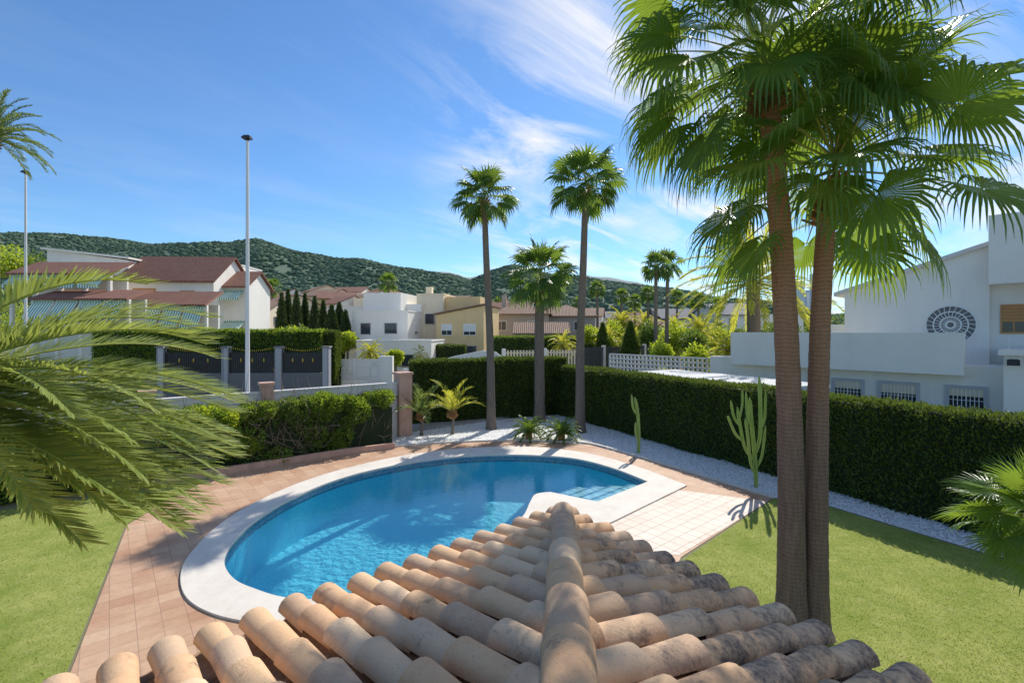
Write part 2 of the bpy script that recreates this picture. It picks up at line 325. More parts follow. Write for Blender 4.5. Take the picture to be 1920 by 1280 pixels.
# ------------------------------------------------------------ pool and ground
innc=[(4.2,14.84),(3.43,16.3),(2.33,17.5),(.8,18.0),(-1.2,18.0),(-3.1,17.3),(-4.66,16.1),(-5.6,14.8),(-6.16,13.2),(-6.3,11.6),(-6.07,10.3),(-5.75,9.6),(-5.2,9.0),(-4.6,8.65),(-4.0,8.4),(-3.4,8.35),(-2.6,8.6),(-1.5,9.5),(-.35,10.8),(.25,12.0),(.5,13.1),(.68,13.7),(1.1,13.88)]
inn=[tuple(p) for p in catmull(innc,5)]+[(2.33,13.1)]
outc=[(5.28,14.49),(4.34,16.4),(2.95,18.2),(.95,19.25),(-1.5,19.15),(-3.7,18.2),(-5.3,16.7),(-6.4,15.0),(-6.95,13.2),(-7.05,11.6),(-6.75,10.1),(-6.35,9.2),(-5.7,8.4),(-4.9,7.9),(-4.0,7.65),(-3.2,7.6),(-2.2,7.9),(-1.0,8.8),(.2,9.9),(1.2,10.7)]
out=[tuple(p) for p in catmull(outc,5)]+[(2.48,11.75)]
midl=[tuple(p) for p in catmull([((a[0]*.45+b[0]*.55),(a[1]*.45+b[1]*.55)) for a,b in zip(innc[:19],outc[:19])],4)]+[(1.5,12.3),(2.4,12.4)]
nb=tess([(-4000,-400),(4000,-400),(4000,6000),(-4000,6000)],[midl],0.0); mkobj('ground',nb,[m_ground],kind='structure')
pav=[(-9.6,15.6),(-9.5,13),(-9.3,11.6),(-6.2,6.8),(-4.2,3.6),(-3.5,.5),(2.5,.5),(2.6,8.3),(3.5,9.95),(7.3,13.45),(5.2,16.9),(3.2,19.8),(1.6,20.2),(-.2,20.45),(-3.1,19.95),(-4.9,19.3)]
nb=tess(pav,[midl],.012); mkobj('terrace_paving',nb,[m_pave],kind='structure')
nb=tess([(4.9,14.15),(7.05,13.2),(3.5,10.05),(2.2,10.2),(2.2,11.5)],[],.016)
mkobj('pale_paving',nb,[m_pavel],kind='structure')
PD=-1.25
nb=tess(inn,[],PD,m=0)
n=len(inn); zs=[(.0,-.22,1),(-.22,PD,0)]
for z0,z1,m in zs:
    V=[(p[0],p[1],z0) for p in inn]+[(p[0],p[1],z1) for p in inn]
    nb.add(V,[(i,(i+1)%n,n+(i+1)%n,n+i) for i in range(n)],m)
pool=thing('swimming_pool','kidney-shaped pool with turquoise water and cream stone coping','swimming pool',(0,13,0))
mkobj('basin',nb,[m_pool,m_band],pool,off=(0,13,0))
nb=tess(inn,[],-.05); mkobj('water',nb,[m_water],pool,off=(0,13,0))
nb=tess(out,[inn],.05)
for L,fl in ((out,1),(inn,-1)):
    k=len(L); V=[(p[0],p[1],.05) for p in L]+[(p[0],p[1],-.04) for p in L]
    nb.add(V,[(i,k+i,k+(i+1)%k,(i+1)%k)[::fl] for i in range(k)])
mkobj('coping',nb,[m_coping],pool,off=(0,13,0))
nb=NB(); A=np.array([4.2,14.84]);B=np.array([2.33,13.1]); dv=(A-B)/np.linalg.norm(A-B); pv=np.array([-dv[1],dv[0]])
for i in range(4):
    a=B+dv*.0; b_=A-dv*(.06+.30*i); o0=pv*(.46*i+.003);o1=pv*(.46*(i+1)); z=-.08-.07*i
    P=[a+o0,b_+o0,b_+o1-dv*.25,a+o1]; nb.prism([tuple(p) for p in P],PD+.01,z)
    P=[a+o1-pv*.07,b_+o1-pv*.07-dv*.2,b_+o1+pv*.006-dv*.25,a+o1+pv*.006]; nb.prism([tuple(p) for p in P],z-.04,z+.006,1)
mkobj('step',nb,[m_step,m_nose],pool,off=(0,13,0))
# gravel
HP0=np.array([2.6,26.8]); HP1=np.array([12.7,7.35]); hd=(HP1-HP0)/np.linalg.norm(HP1-HP0); hn=np.array([hd[1],-hd[0]])
if hn[0]>0: hn=-hn
grav=[(-5.2,19.6),(-4.9,19.35),(-3.1,20.0),(-.2,20.5),(1.6,20.25),(3.25,19.85),(5.25,16.95),(7.35,13.5),(8.45,13.0),(9.75,10.6),(12.1,6.3),(13.2,6.9),(3.4,27.4),(2.0,27.5),(-5.6,23.3)]
nb=tess(grav,[],.008); mkobj('gravel_bed',nb,[m_gravel],kind='structure')
P=rng.uniform([-5.6,6.5],[13,27],size=(90000,2)); P=P[inpoly(P,grav)]
P=P[rng.random(len(P))<np.clip(1.6-P[:,1]/25,.35,1)][:16000]
oc=np.array([[1,0,0],[0,1,0],[-1,0,0],[0,-1,0],[0,0,1],[0,0,-1]],float); of=np.array([[0,1,4],[1,2,4],[2,3,4],[3,0,4]])
sc=rng.uniform(.018,.04,size=(len(P),1,1))*rng.uniform(.6,1.2,size=(len(P),1,3)); an=rng.uniform(0,6.3,len(P))
V=oc[None]*sc; V=np.stack([V[...,0]*np.cos(an)[:,None]-V[...,1]*np.sin(an)[:,None],V[...,0]*np.sin(an)[:,None]+V[...,1]*np.cos(an)[:,None],V[...,2]],-1)
V[...,0]+=P[:,0,None];V[...,1]+=P[:,1,None];V[...,2]+=.02
nb=NB(); nb.add(V.reshape(-1,3),(of[None]+6*np.arange(len(P))[:,None,None]).reshape(-1,3)); mkobj('gravel_stones',nb,[m_pebble],smooth=True,kind='stuff',label='loose white decorative gravel stones',category='gravel')
# lawns
lawnR=[(3.55,9.9),(7.3,13.4),(8.4,12.9),(9.7,10.5),(12.0,6.2),(12,-1),(2.6,-1),(2.65,8.3)]
lawnL=[(-9.7,15),(-9.35,11.6),(-6.25,6.8),(-4.25,3.6),(-3.6,.5),(-3.6,-1),(-24,-1),(-24,6),(-15,11.4)]
for nm_,pl in (('lawn',lawnR),('lawn',lawnL)):
    nb=tess(pl,[],.010); mkobj(nm_,nb,[m_lawn],kind='structure')
nb=NB()
for pl,n,(x0,x1,y0,y1) in ((lawnR,80000,(2,12,3,13.5)),(lawnL,40000,(-13,-3.5,4,14))):
    P=rng.uniform([x0,y0],[x1,y1],size=(n,2)); P=P[inpoly(P,pl)]
    C=np.c_[P,np.full(len(P),.008)]; A=rng.normal(size=(len(P),3))*.7; A[:,2]=.85
    cards(nb,C,A,rng.uniform(.015,.045,len(P)),.012)
mkobj('grass_blades',nb,[m_blade],kind='stuff',label='short sunlit lawn grass blades',category='grass')
# street and pavement
nb=NB(); d=np.array([.79,.61]); nn=np.array([-.61,.79]); o0=np.array([-4.7,21.8])
def strip(o,a,b,w0,w1,z,m,nb):
    P=[o+d*a+nn*w0,o+d*b+nn*w0,o+d*b+nn*w1,o+d*a+nn*w1]; nb.poly([(*p,z) for p in P],m)
strip(o0,-50,5,1.5,9.5,.012,0,nb)
nb.poly([(-4,32,.016),(60,52,.016),(60,62,.016),(-4,40,.016)],0)
nb.poly([(12,60,.02),(26,60,.02),(30,110,.02),(18,110,.02)],0)
mkobj('street',nb,[m_asph],kind='structure')
nb=NB(); P=[o0+d*-50+nn*.3,o0+d*6+nn*.3,o0+d*6+nn*1.5,o0+d*-50+nn*1.5]; nb.prism([tuple(p) for p in P],0,.13); mkobj('street_pavement',nb,[m_pavesl],kind='structure')

# ------------------------------------------------------------ foreground tiled roof house
T=np.array([.47,4.42]); ZE=H-1.71
aL=R(221.0); aR=R(303.5); aH=R(264.3)
hs=.172; PITL=hs/math.sin(aH-aL); PITR=hs/math.sin(aR-aH)
house=thing('house','terracotta-tiled hip roof corner of a low house wing','house',(T[0],T[1]-2,0))
off=(T[0],T[1]-2,0)
nb=NB()
def rowtiles(e,s,d,tmax,PIT,cover=True):
    S=8; t0=-.05+random.uniform(-.02,.02)
    j=0
    while t0<tmax-.06:
        ln=.45
        t1=min(t0+ln,tmax+.02)
        dd=d+random.uniform(-.007,.007); tw=random.uniform(-.010,.010); lift=random.uniform(0,.007)
        r0,r1=(.083,.067) if cover else (.085,.075)
        fr=(t1-t0)/ln; r1=r0+(r1-r0)*fr
        def ring(t,r,dz,inner=0,sh=0):
            a=np.linspace(0,np.pi,S+2)
            if cover: lat=-np.cos(a)*(r-inner); hh=np.sin(a)*(r-inner)*.95
            else: lat=-np.cos(a)*(r-inner); hh=-np.sin(a)*(r-inner)*.6
            P=T[None]+e[None]*(dd+sh+lat)[:,None]+s[None]*t
            return np.c_[P,ZE+PIT*t+hh+dz]
        if cover:
            A0=ring(t0,r0,.040+lift,0,tw);A1=ring(t1,r1,.010+lift,0,-tw);A2=ring(t0,r0,.040+lift,.017,tw);A3=ring(t0+.12,r0,.03+lift,.017,tw)
        else:
            A0=ring(t0,r0,.03,0);A1=ring(t1,r1,.012,0);A2=A0-[0,0,.015];A3=A2.copy()
        k=S+2; V=np.concatenate([A0,A1,A2,A3]); Q=[]
        for i in range(k-1):
            Q+= [(i,i+1,k+i+1,k+i),(i,2*k+i,2*k+i+1,i+1),(2*k+i,3*k+i,3*k+i+1,2*k+i+1)]
        Q.append((0,k,3*k,2*k)); Q.append((k-1,2*k-1,4*k-1,3*k-1))
        nb.add(V,Q,0 if cover else 1)
        if cover and j==0:
            a=np.linspace(0,np.pi,9); lat=-np.cos(a)*.066; hh=np.sin(a)*.062
            Pp=T[None]+e[None]*(dd+lat)[:,None]+s[None]*(t0+.06); nb.poly(np.c_[Pp,ZE+hh+.025][::-1],2)
        t0+=.375+random.uniform(-.008,.008); j+=1
hv=np.array([math.cos(aH),math.sin(aH)])
for e_a,dang,PIT in ((aL,aH-aL,PITL),(aR,aR-aH,PITR)):
    e=np.array([math.cos(e_a),math.sin(e_a)]); s=np.array([-e[1],e[0]])
    if s@hv<0: s=-s
    for k in range(29):
        d_=.10+.205*k
        rowtiles(e,s,d_,min(d_*math.tan(dang),5.2),PIT,True)
        rowtiles(e,s,d_+.1025,min((d_+.1025)*math.tan(dang),5.2),PIT,False)
    L=5.9; tb=L*math.tan(dang)
    P=[T+e*0,T+e*L,T+e*L+s*tb]
    nb.poly([(*P[0],ZE-.06),(*P[1],ZE-.06),(*P[2],ZE-.06+PIT*tb)],2)
    nb.poly([(*(T+e*0),ZE-.06),(*(T+e*L),ZE-.06),(*(T+e*L),ZE-.16),(*(T+e*0),ZE-.16)],2)
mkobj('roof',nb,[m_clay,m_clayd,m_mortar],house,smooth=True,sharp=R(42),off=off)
nb=NB(); b2=hv; b3=np.array([-b2[1],b2[0]])
t0=.30
S=14
while t0<5.6:
    t1=t0+.46; jx=random.uniform(-.006,.006); jz=random.uniform(-.003,.006)
    def ring(t,r,dz,inn_=0):
        a=np.linspace(-.25,np.pi+.25,S+1); lat=np.cos(a)*(r-inn_)+jx; hh=np.sin(a)*(r-inn_)*1.05
        P=T[None]+b2[None]*t+b3[None]*lat[:,None]; return np.c_[P,ZE+hs*t+hh+dz+jz]
    r0,r1=.098,.084
    A=[ring(t0,r0,.092),ring(t1,r1,.072),ring(t0,r0,.092,.015),ring(t0+.1,r0,.086,.015)]
    k=S+1;V=np.concatenate(A);Q=[]
    for i in range(S): Q+=[(i,i+1,k+i+1,k+i),(i,2*k+i,2*k+i+1,i+1),(2*k+i,3*k+i,3*k+i+1,2*k+i+1)]
    nb.add(V,Q,0); t0+=.40
for sgn in (-1,1):
    ts=np.linspace(.2,5.8,60); lo=[];hi=[]
    for i,t in enumerate(ts):
        p=T+b2*t+b3*sgn*(.115+.02*math.sin(i*2.3)); lo.append((*p,ZE+hs*t-.01)); q=T+b2*t+b3*sgn*.078; hi.append((*q,ZE+hs*t+.12))
    nb.add(lo+hi,[(i,i+1,61+i,60+i) for i in range(59)],1)
a=np.linspace(-.3,np.pi+.3,12); lat=np.cos(a)*.088; hh=np.sin(a)*.09
P=T[None]+b2[None]*.33+b3[None]*lat[:,None]; nb.poly(np.c_[P,ZE+hs*.33+hh+.085],1)
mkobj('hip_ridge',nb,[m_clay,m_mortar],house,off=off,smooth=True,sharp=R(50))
nb=NB()
eL=np.array([math.cos(aL),math.sin(aL)]); eR=np.array([math.cos(aR),math.sin(aR)])
c0=T+(eL+eR)*.45
nb.prism([tuple(c0),tuple(c0+eL*5.2),tuple(c0+eL*5.2+eR*3),tuple(c0+eR*5.2+eL*3),tuple(c0+eR*5.2)],0,ZE-.12)
mkobj('wall',nb,[m_wall],house,off=off)

# ------------------------------------------------------------ hedges
def hedge(name,p0,p1,h,wd,label,n,size,mat=None,lump=.12,cat='hedge',seed=0,z0=0,top_rough=.05):
    mat=mat or m_hedge; p0=np.array(p0,float);p1=np.array(p1,float);L=np.linalg.norm(p1-p0);d=(p1-p0)/L;nn=np.array([-d[1],d[0]])
    per=h+wd+h
    def surf(u,v,extra=0):
        v=np.asarray(v); y=np.where(v<h,-wd/2,np.where(v<h+wd,-wd/2+(v-h),wd/2)); z=np.where(v<h,v,np.where(v<h+wd,h,per-v))
        ny=np.where(v<h,-1,np.where(v<h+wd,0,1)); nz=np.where((v>=h)&(v<h+wd),1,0)
        dsp=lump*sn(u*1.6,z*.7+y,seed)+lump*.5*sn(u*6,z*2.2+y*2,seed+3)+extra
        dz=dsp*np.where(nz==1,top_rough/.12,1)
        y=y+ny*dsp; z=z+nz*dz
        e=np.clip((h-z)/.15,0,1); y=y*(.93+.07*e)
        X=p0[0]+d[0]*u+nn[0]*y; Y=p0[1]+d[1]*u+nn[1]*y
        nx=np.stack([nn[0]*ny,nn[1]*ny,nz*1.],-1)
        return np.stack([X,Y,z+z0],-1),nx
    nb=NB(); nu=max(4,int(L/.3)); nv=max(8,int(per/.25))
    U,Vv=np.meshgrid(np.linspace(0,L,nu),np.linspace(0,per,nv),indexing='ij')
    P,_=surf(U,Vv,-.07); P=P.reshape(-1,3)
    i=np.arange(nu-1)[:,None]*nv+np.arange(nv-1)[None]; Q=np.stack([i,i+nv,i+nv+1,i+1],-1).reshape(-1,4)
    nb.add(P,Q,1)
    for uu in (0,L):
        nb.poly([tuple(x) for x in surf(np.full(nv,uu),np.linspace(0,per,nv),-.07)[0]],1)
    u=rng.uniform(-.05,L+.05,n); v=rng.uniform(0,per,n)
    P,nx=surf(u,v,0); P=P+nx*rng.uniform(-.08,.05,(n,1)); A=nx*.7+rng.normal(size=(n,3))*.55+np.array([0,0,.8])
    cards(nb,P,A,rng.uniform(.6,1.3,n)*size,size*.45,0)
    ne=int(n*wd/L*.5)
    for uu,sg in ((0,-1),(L,1)):
        yy=rng.uniform(-wd/2,wd/2,ne); z=rng.uniform(0,h,ne); P=np.stack([p0[0]+d[0]*uu+nn[0]*yy,p0[1]+d[1]*uu+nn[1]*yy,z+z0],-1)
        A=np.array([d[0]*sg,d[1]*sg,.6])+rng.normal(size=(ne,3))*.5; cards(nb,P,A,size,size*.45,0)
    c=((p0+p1)/2)
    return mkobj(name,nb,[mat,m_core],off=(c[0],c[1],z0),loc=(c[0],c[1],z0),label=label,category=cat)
q=hn*-.45
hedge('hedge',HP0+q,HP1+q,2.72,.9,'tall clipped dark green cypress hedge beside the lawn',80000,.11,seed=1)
hedge('hedge',(-5.0,24.0),(2.9,27.45),3.15,.9,'tall clipped cypress hedge behind the gravel bed',34000,.13,seed=5)

# ------------------------------------------------------------ palms
def fan_leaf(nb,P,D,Nn,Rl,nseg,droop,m=0,split=.48,spread=2.4):
    D=nrm(D);Nn=nrm(Nn-D*(Nn@D)); S=np.cross(Nn,D)
    a=np.linspace(-spread,spread,nseg); da=(a[1]-a[0])/2
    Ls=Rl*(1-.28*(np.abs(a)/spread)**2)*rng.uniform(.88,1.1,nseg)
    d=np.cos(a)[:,None]*D+np.sin(a)[:,None]*S
    d=nrm(d+Nn*.12*np.abs(np.sin(a))[:,None]*1.2)
    wv=-np.sin(a)[:,None]*D+np.cos(a)[:,None]*S
    secs=[.03,.25,split,.66,.84,1.0]; wid=[.03,.25,split*1.0,split*.66,split*.36,.02]
    pos=P+d*(Ls*secs[0])[:,None]; rows=[]; dirc=d.copy(); down=np.array([0,0,-1.])
    for j in range(len(secs)):
        if j>0:
            k=0.06*droop if secs[j]<=split+.01 else droop*(.22+.62*(secs[j]-split)/(1-split))*rng.uniform(.55,1.35,nseg)
            k=np.clip(np.broadcast_to(k,(nseg,)),0,.93)[:,None]
            dirc=nrm(dirc*(1-k)+down*k); pos=pos+dirc*(Ls*(secs[j]-secs[j-1]))[:,None]
        hw=(Ls*wid[j]*np.tan(da))[:,None]
        up=Nn*hw*.5
        rows.append(np.stack([pos-wv*hw,pos+up,pos+wv*hw],1))
    V=np.stack(rows,1).reshape(nseg,-1,3); K=len(secs)*3
    q=[]
    for j in range(len(secs)-1):
        for i in range(2): q.append((j*3+i,j*3+i+1,(j+1)*3+i+1,(j+1)*3+i))
    q=np.array(q); Q=(q[None]+K*np.arange(nseg)[:,None,None]).reshape(-1,4)
    nb.add(V.reshape(-1,3),Q,m)
def fan_crown(nleaf,Lp,Rl,nseg,C,droop=1.0,emin=-45,emax=82,pw=.012):
    nb=NB(); C=np.array(C,float)
    for i in range(nleaf):
        f=(i+.5)/nleaf; az=i*2.39996+rng.uniform(-.25,.25); el=R(emax+(emin-emax)*f**.9+rng.uniform(-8,8))
        d=np.array([math.cos(az)*math.cos(el),math.sin(az)*math.cos(el),math.sin(el)])
        L=Lp*rng.uniform(.8,1.2)*(.8+.3*math.sin(min(1,f*1.6)*1.57))
        pts=[C.copy()+np.array([0,0,.25*Lp*(.5-f)])]; dd=d.copy()
        for k in range(5):
            dd=nrm(dd+np.array([0,0,-.04-.02*f])); pts.append(pts[-1]+dd*L/5)
        nb.tube(pts,np.linspace(pw*1.5,pw*.7,6),4,1,False)
        hor=np.array([-math.sin(az),math.cos(az),0]); up=np.cross(dd,hor); up=up if up[2]>0 else -up
        N_=nrm(up+rng.normal(size=3)*.28+ hor*rng.uniform(-.5,.5)); D2=nrm(dd+np.array([0,0,-.2*f]))
        fan_leaf(nb,pts[-1],D2,N_,Rl*rng.uniform(.88,1.1),nseg,droop*(.4+.65*f))
    return nb
def palm_trunk(path,r0,r1,nseg=14,flare=1.35,rings=.12):
    P=catmull(path,12); t=np.linspace(0,1,len(P)); r=r0+(r1-r0)*t; r=r*(1+(flare-1)*np.exp(-t*14)); 
    n=int(np.linalg.norm(np.diff(P,axis=0),axis=1).sum()/rings); tt=np.linspace(0,1,n); P2=np.stack([np.interp(tt,t,P[:,i]) for i in range(3)],1); r2=np.interp(tt,t,r)*(1+rng.uniform(-.022,.022,n))
    nb=NB(); nb.tube(P2,r2,nseg); return nb
def boots(nb,C,r,n,h,m):
    for i in range(n):
        az=i*2.4; z=-h*(i/n); el=R(50-25*i/n); d=np.array([math.cos(az)*math.cos(el),math.sin(az)*math.cos(el),math.sin(el)])
        p=np.array(C)+np.array([math.cos(az)*r*.7,math.sin(az)*r*.7,z]); L=rng.uniform(.16,.32)
        nb.tube([p,p+d*L*.5,p+d*L],[.04,.03,.018],5,m)
def fan_palm(label,base,path,r0,r1,crown,nleaf,Lp,Rl,nseg,mat,tm,droop=1.0,group=None,nboot=50,emin=-45):
    t=thing('fan_palm',label,'palm tree',(base[0],base[1],0),group=group)
    nb=palm_trunk(path,r0,r1,rings=.05 if Rl>1.0 and nseg>30 else .12,nseg=18); mkobj('trunk',nb,[tm],t,smooth=True,off=(base[0],base[1],0))
    nb=NB(); top=path[-1]; boots(nb,(top[0],top[1],top[2]+.15),r1,nboot,r1*5,0); mkobj('leaf_base',nb,[m_boot],t,off=(base[0],base[1],0))
    nb=fan_crown(nleaf,Lp,Rl,nseg,crown,droop,emin=emin,pw=.013 if Rl>1 else .012)
    mkobj('crown',nb,[mat,m_petiole],t,off=(base[0],base[1],0)); return t
GP='fan palms in the garden'
D=7.5
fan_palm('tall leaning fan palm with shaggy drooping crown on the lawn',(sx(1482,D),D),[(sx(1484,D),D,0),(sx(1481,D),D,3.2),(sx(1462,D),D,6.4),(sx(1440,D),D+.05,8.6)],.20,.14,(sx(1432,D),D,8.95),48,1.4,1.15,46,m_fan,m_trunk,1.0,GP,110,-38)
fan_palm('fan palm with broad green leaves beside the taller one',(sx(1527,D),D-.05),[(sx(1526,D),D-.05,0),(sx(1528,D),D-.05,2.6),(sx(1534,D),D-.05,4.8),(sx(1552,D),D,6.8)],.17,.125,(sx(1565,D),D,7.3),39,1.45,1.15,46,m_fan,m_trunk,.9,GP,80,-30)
D=22.9; fan_palm('slender fan palm rising from white gravel',(sx(921,D),D),[(sx(921,D),D,0),(sx(919,D),D,4),(sx(912,D),D,8),(sx(908,D),D,10.8)],.20,.13,(sx(908,D),D,11.15),36,.9,.85,20,m_fanf,m_trunkf,.85,GP,40)
D=22.2; fan_palm('tall slender fan palm above the cypress hedge corner',(sx(1088,D),D),[(sx(1088,D),D,0),(sx(1088,D),D,4),(sx(1094,D),D,8),(sx(1098,D),D,11.1)],.22,.13,(sx(1098,D),D,11.6),38,1.05,.95,20,m_fanf,m_trunkf,.85,GP,40)
D=24.8; fan_palm('shorter stout fan palm in front of the hedge',(sx(1012,D),D),[(sx(1012,D),D,0),(sx(1011,D),D,3),(sx(1012,D),D,6),(sx(1013,D),D,7)],.27,.22,(sx(1013,D),D,7.6),38,1.15,1.0,20,m_fanf,m_trunkf,.75,GP,40)
D=6.6; X=sx(1955,D)
t=thing('dwarf_fan_palm','low clump of fan palm leaves on the lawn','palm plant',(X,D,0))
nb=NB(); nb.tube([(0,0,0),(.03,0,.7),(0,0,1.9)],[.14,.12,.1],8); mkobj('trunk',nb,[m_trunk],t,smooth=True)
nb=fan_crown(38,.5,.54,34,(0,0,2.15),.3,-50,80); mkobj('crown',nb,[m_fan,m_petiole],t)
# feather palms
def frond(nb,P,az,el,L,droop,nl,ll,m=0,rw=.02,curl=0,lw=.028,hang=.25,wr=.5,vj=.2):
    S=14; pts=[np.array(P,float)]; d=np.array([math.cos(az)*math.cos(el),math.sin(az)*math.cos(el),math.sin(el)])
    for k in range(S):
        d=nrm(d+np.array([-math.sin(az)*curl,math.cos(az)*curl,-droop*(.4+1.3*k/S)])/S); pts.append(pts[-1]+d*L/S)
    pts=np.array(pts); nb.tube(pts,np.linspace(rw,rw*.25,S+1),4,1,False)
    t=np.linspace(.14,.99,nl); s=t*S; Pp=np.stack([np.interp(s,np.arange(S+1),pts[:,i]) for i in range(3)],1)
    Tn=nrm(np.stack([np.interp(s,np.arange(S+1),np.gradient(pts[:,i])) for i in range(3)],1))
    side=nrm(np.cross(Tn,np.array([0,0,1.]))); up=np.cross(side,Tn)
    for sg in (-1,1):
        ang=.95-.55*t+rng.uniform(-.10,.10,nl)
        dl=nrm(Tn*np.cos(ang)[:,None]+side*sg*np.sin(ang)[:,None]+up*(.28+rng.uniform(-vj,vj,nl))[:,None])
        lng=ll*np.sin(np.clip(t*2.6+.35,0,1.57))*(1.05-.55*t**3)*rng.uniform(.85,1.1,nl)
        wv=nrm(np.cross(dl,up+rng.normal(size=(nl,3))*wr)); 
        p0=Pp; p1=p0+dl*(lng*.5)[:,None]; d2=nrm(dl+np.array([0,0,-hang])); p2=p1+d2*(lng*.5)[:,None]
        V=np.stack([p0-wv*lw*.3,p0+wv*lw*.3,p1+wv*lw*.5,p1-wv*lw*.5,p2+wv*.002,p2-wv*.002],1).reshape(-1,3)
        b=6*np.arange(nl)[:,None]; nb.add(V,np.concatenate([b+[0,1,2,3],b+[3,2,4,5]]),m)
CX,CY,CZ=-5.75,4.5,4.15
t=thing('feather_palm','large feather palm with arching yellow-green fronds on the lawn','palm tree',(CX,CY,0))
nb=palm_trunk([(CX,CY,0),(CX,CY,2),(CX,CY,CZ-.2)],.24,.2); mkobj('trunk',nb,[m_trunk],t,smooth=True,off=(CX,CY,0))
nb=NB()
spec=[(4,26,2.9,.7),(-6,16,3.0,.75),(12,8,2.9,.6),(2,-2,3.05,.5),(-10,2,3.0,.6),(16,-8,2.95,.35),(6,-14,3.0,.35),(-6,-18,2.95,.3),(26,14,2.9,.8),(32,-2,2.9,.6),(48,8,3.0,.7),(22,36,2.6,1.0),(-20,20,2.7,.9),(-26,-2,2.7,.6),(62,22,3.0,.8),(38,-14,2.8,.4),(75,4,2.9,.8),(50,38,2.8,1.0),(0,48,2.5,1.1),(-16,-10,2.8,.4),(10,14,2.9,.7),(0,-8,2.95,.4),(22,-18,2.9,.3),(-12,-14,2.8,.3),(30,-8,2.9,.4),(-2,8,2.8,.8),(14,-24,2.8,.25),(-14,10,2.8,.7),(8,4,3.0,.6),(4,-22,2.9,.25),(-20,-18,2.7,.3),(14,30,2.7,.9)]
for a,e,L,dr in spec: frond(nb,(CX,CY,CZ),R(a),R(e),L,dr,92,.40,0,.019,rng.uniform(-.2,.2),.024,.04,.15,.07)
for i in range(12): frond(nb,(CX,CY,CZ),R(100+i*18),R(rng.uniform(-20,60)),2.9,1.0,60,.40,0,.022)
mkobj('crown',nb,[m_date,m_petiole],t,off=(CX,CY,0))
def feather_palm(label,x,y,z,L,n,r,mat,tm,name='feather_palm',nl=46,ll=.5,group=None,droop=1.5,lw=.04,el0=-25):
    t=thing(name,label,'palm tree',(x,y,0),group=group)
    nb=palm_trunk([(0,0,0),(.05,0,z*.5),(0,0,z-.1)],r,r*.9); 
    mkobj('trunk',nb,[tm],t,smooth=True)
    nb=NB(); boots(nb,(0,0,z),r,40,min(.5,z*.3),0); mkobj('leaf_base',nb,[m_boot],t)
    nb=NB()
    for i in range(n):
        f=(i+.5)/n; frond(nb,(0,0,z),i*2.39996,R(80+(el0-80)*f),L*rng.uniform(.85,1.1),droop*rng.uniform(.8,1.2),nl,ll,0,.03 if r>.1 else .014,rng.uniform(-.3,.3),lw)
    mkobj('crown',nb,[mat,m_petiole],t); return t
feather_palm('tall date palm with drooping crown beside the street',sx(-14,25),25,sz(262,25),2.9,44,.25,m_datef,m_trunkf,droop=1.3,ll=.42,el0=-10)
feather_palm('date palm with thick trunk and arching fronds in the next garden',sx(1412,30),30,sz(530,30),5.0,54,.42,m_yel,m_trunkf,ll=.65,lw=.06,droop=1.2)
feather_palm('short yellow-green palm in a neighbouring garden',sx(1370,30),30,sz(660,30),1.5,30,.2,m_yel,m_trunkf,ll=.45,lw=.06,nl=26)
D=21.6
feather_palm('young green palm in white gravel',sx(790,D),D,.9,1.6,11,.07,m_datef,m_trunkf,nl=26,ll=.42,lw=.04,el0=25,droop=1.2)
feather_palm('young palm with yellowing leaves in white gravel',sx(848,D+.2),D+.2,1.0,1.6,10,.07,m_yel,m_trunkf,nl=26,ll=.40,lw=.04,el0=30,droop=1.3)
def sago(x,y,label):
    t=thing('sago_palm',label,'plant',(x,y,0),group='sago palms in gravel')
    nb=NB(); nb.tube([(0,0,0),(0,0,.3)],[.16,.14],10); mkobj('trunk',nb,[m_boot],t)
    nb=NB()
    for i in range(44):
        f=(i+.5)/44; frond(nb,(0,0,.3),i*2.4,R(70-70*f),.92,1.3,32,.15,0,.012,0,.026,.1)
    mkobj('crown',nb,[m_fanf,m_petiole],t)
sago(sx(992,20.8),20.8,'spiky dark green sago palm in white gravel'); sago(sx(1053,20.5),20.5,'spiky dark green sago palm in white gravel')
def cactus(x,y,arms,label,r):
    t=thing('cactus',label,'cactus',(x,y,0)); nb=NB()
    for P,rr in arms:
        P=catmull(P,5); n=12
        T_=np.gradient(P,axis=0);T_=nrm(T_); A=nrm(np.cross(T_,np.array([0,1.,0.05])));B=np.cross(T_,A)
        a=np.arange(n)*2*np.pi/n; rad=np.where(np.arange(n)%2==0,1,.62)
        tap=np.ones(len(P));tap[-1]=.25;tap[-2]=.75;tap[0]=.8
        V=P[:,None]+(rr*r*tap)[:,None,None]*(A[:,None]*(np.cos(a)*rad)[None,:,None]+B[:,None]*(np.sin(a)*rad)[None,:,None])
        Q=[(i*n+j,i*n+(j+1)%n,(i+1)*n+(j+1)%n,(i+1)*n+j) for i in range(len(P)-1) for j in range(n)]
        nb.add(V.reshape(-1,3),Q,0); nb.poly(V[-1],0)
    mkobj('stem',nb,[m_cactus],t)
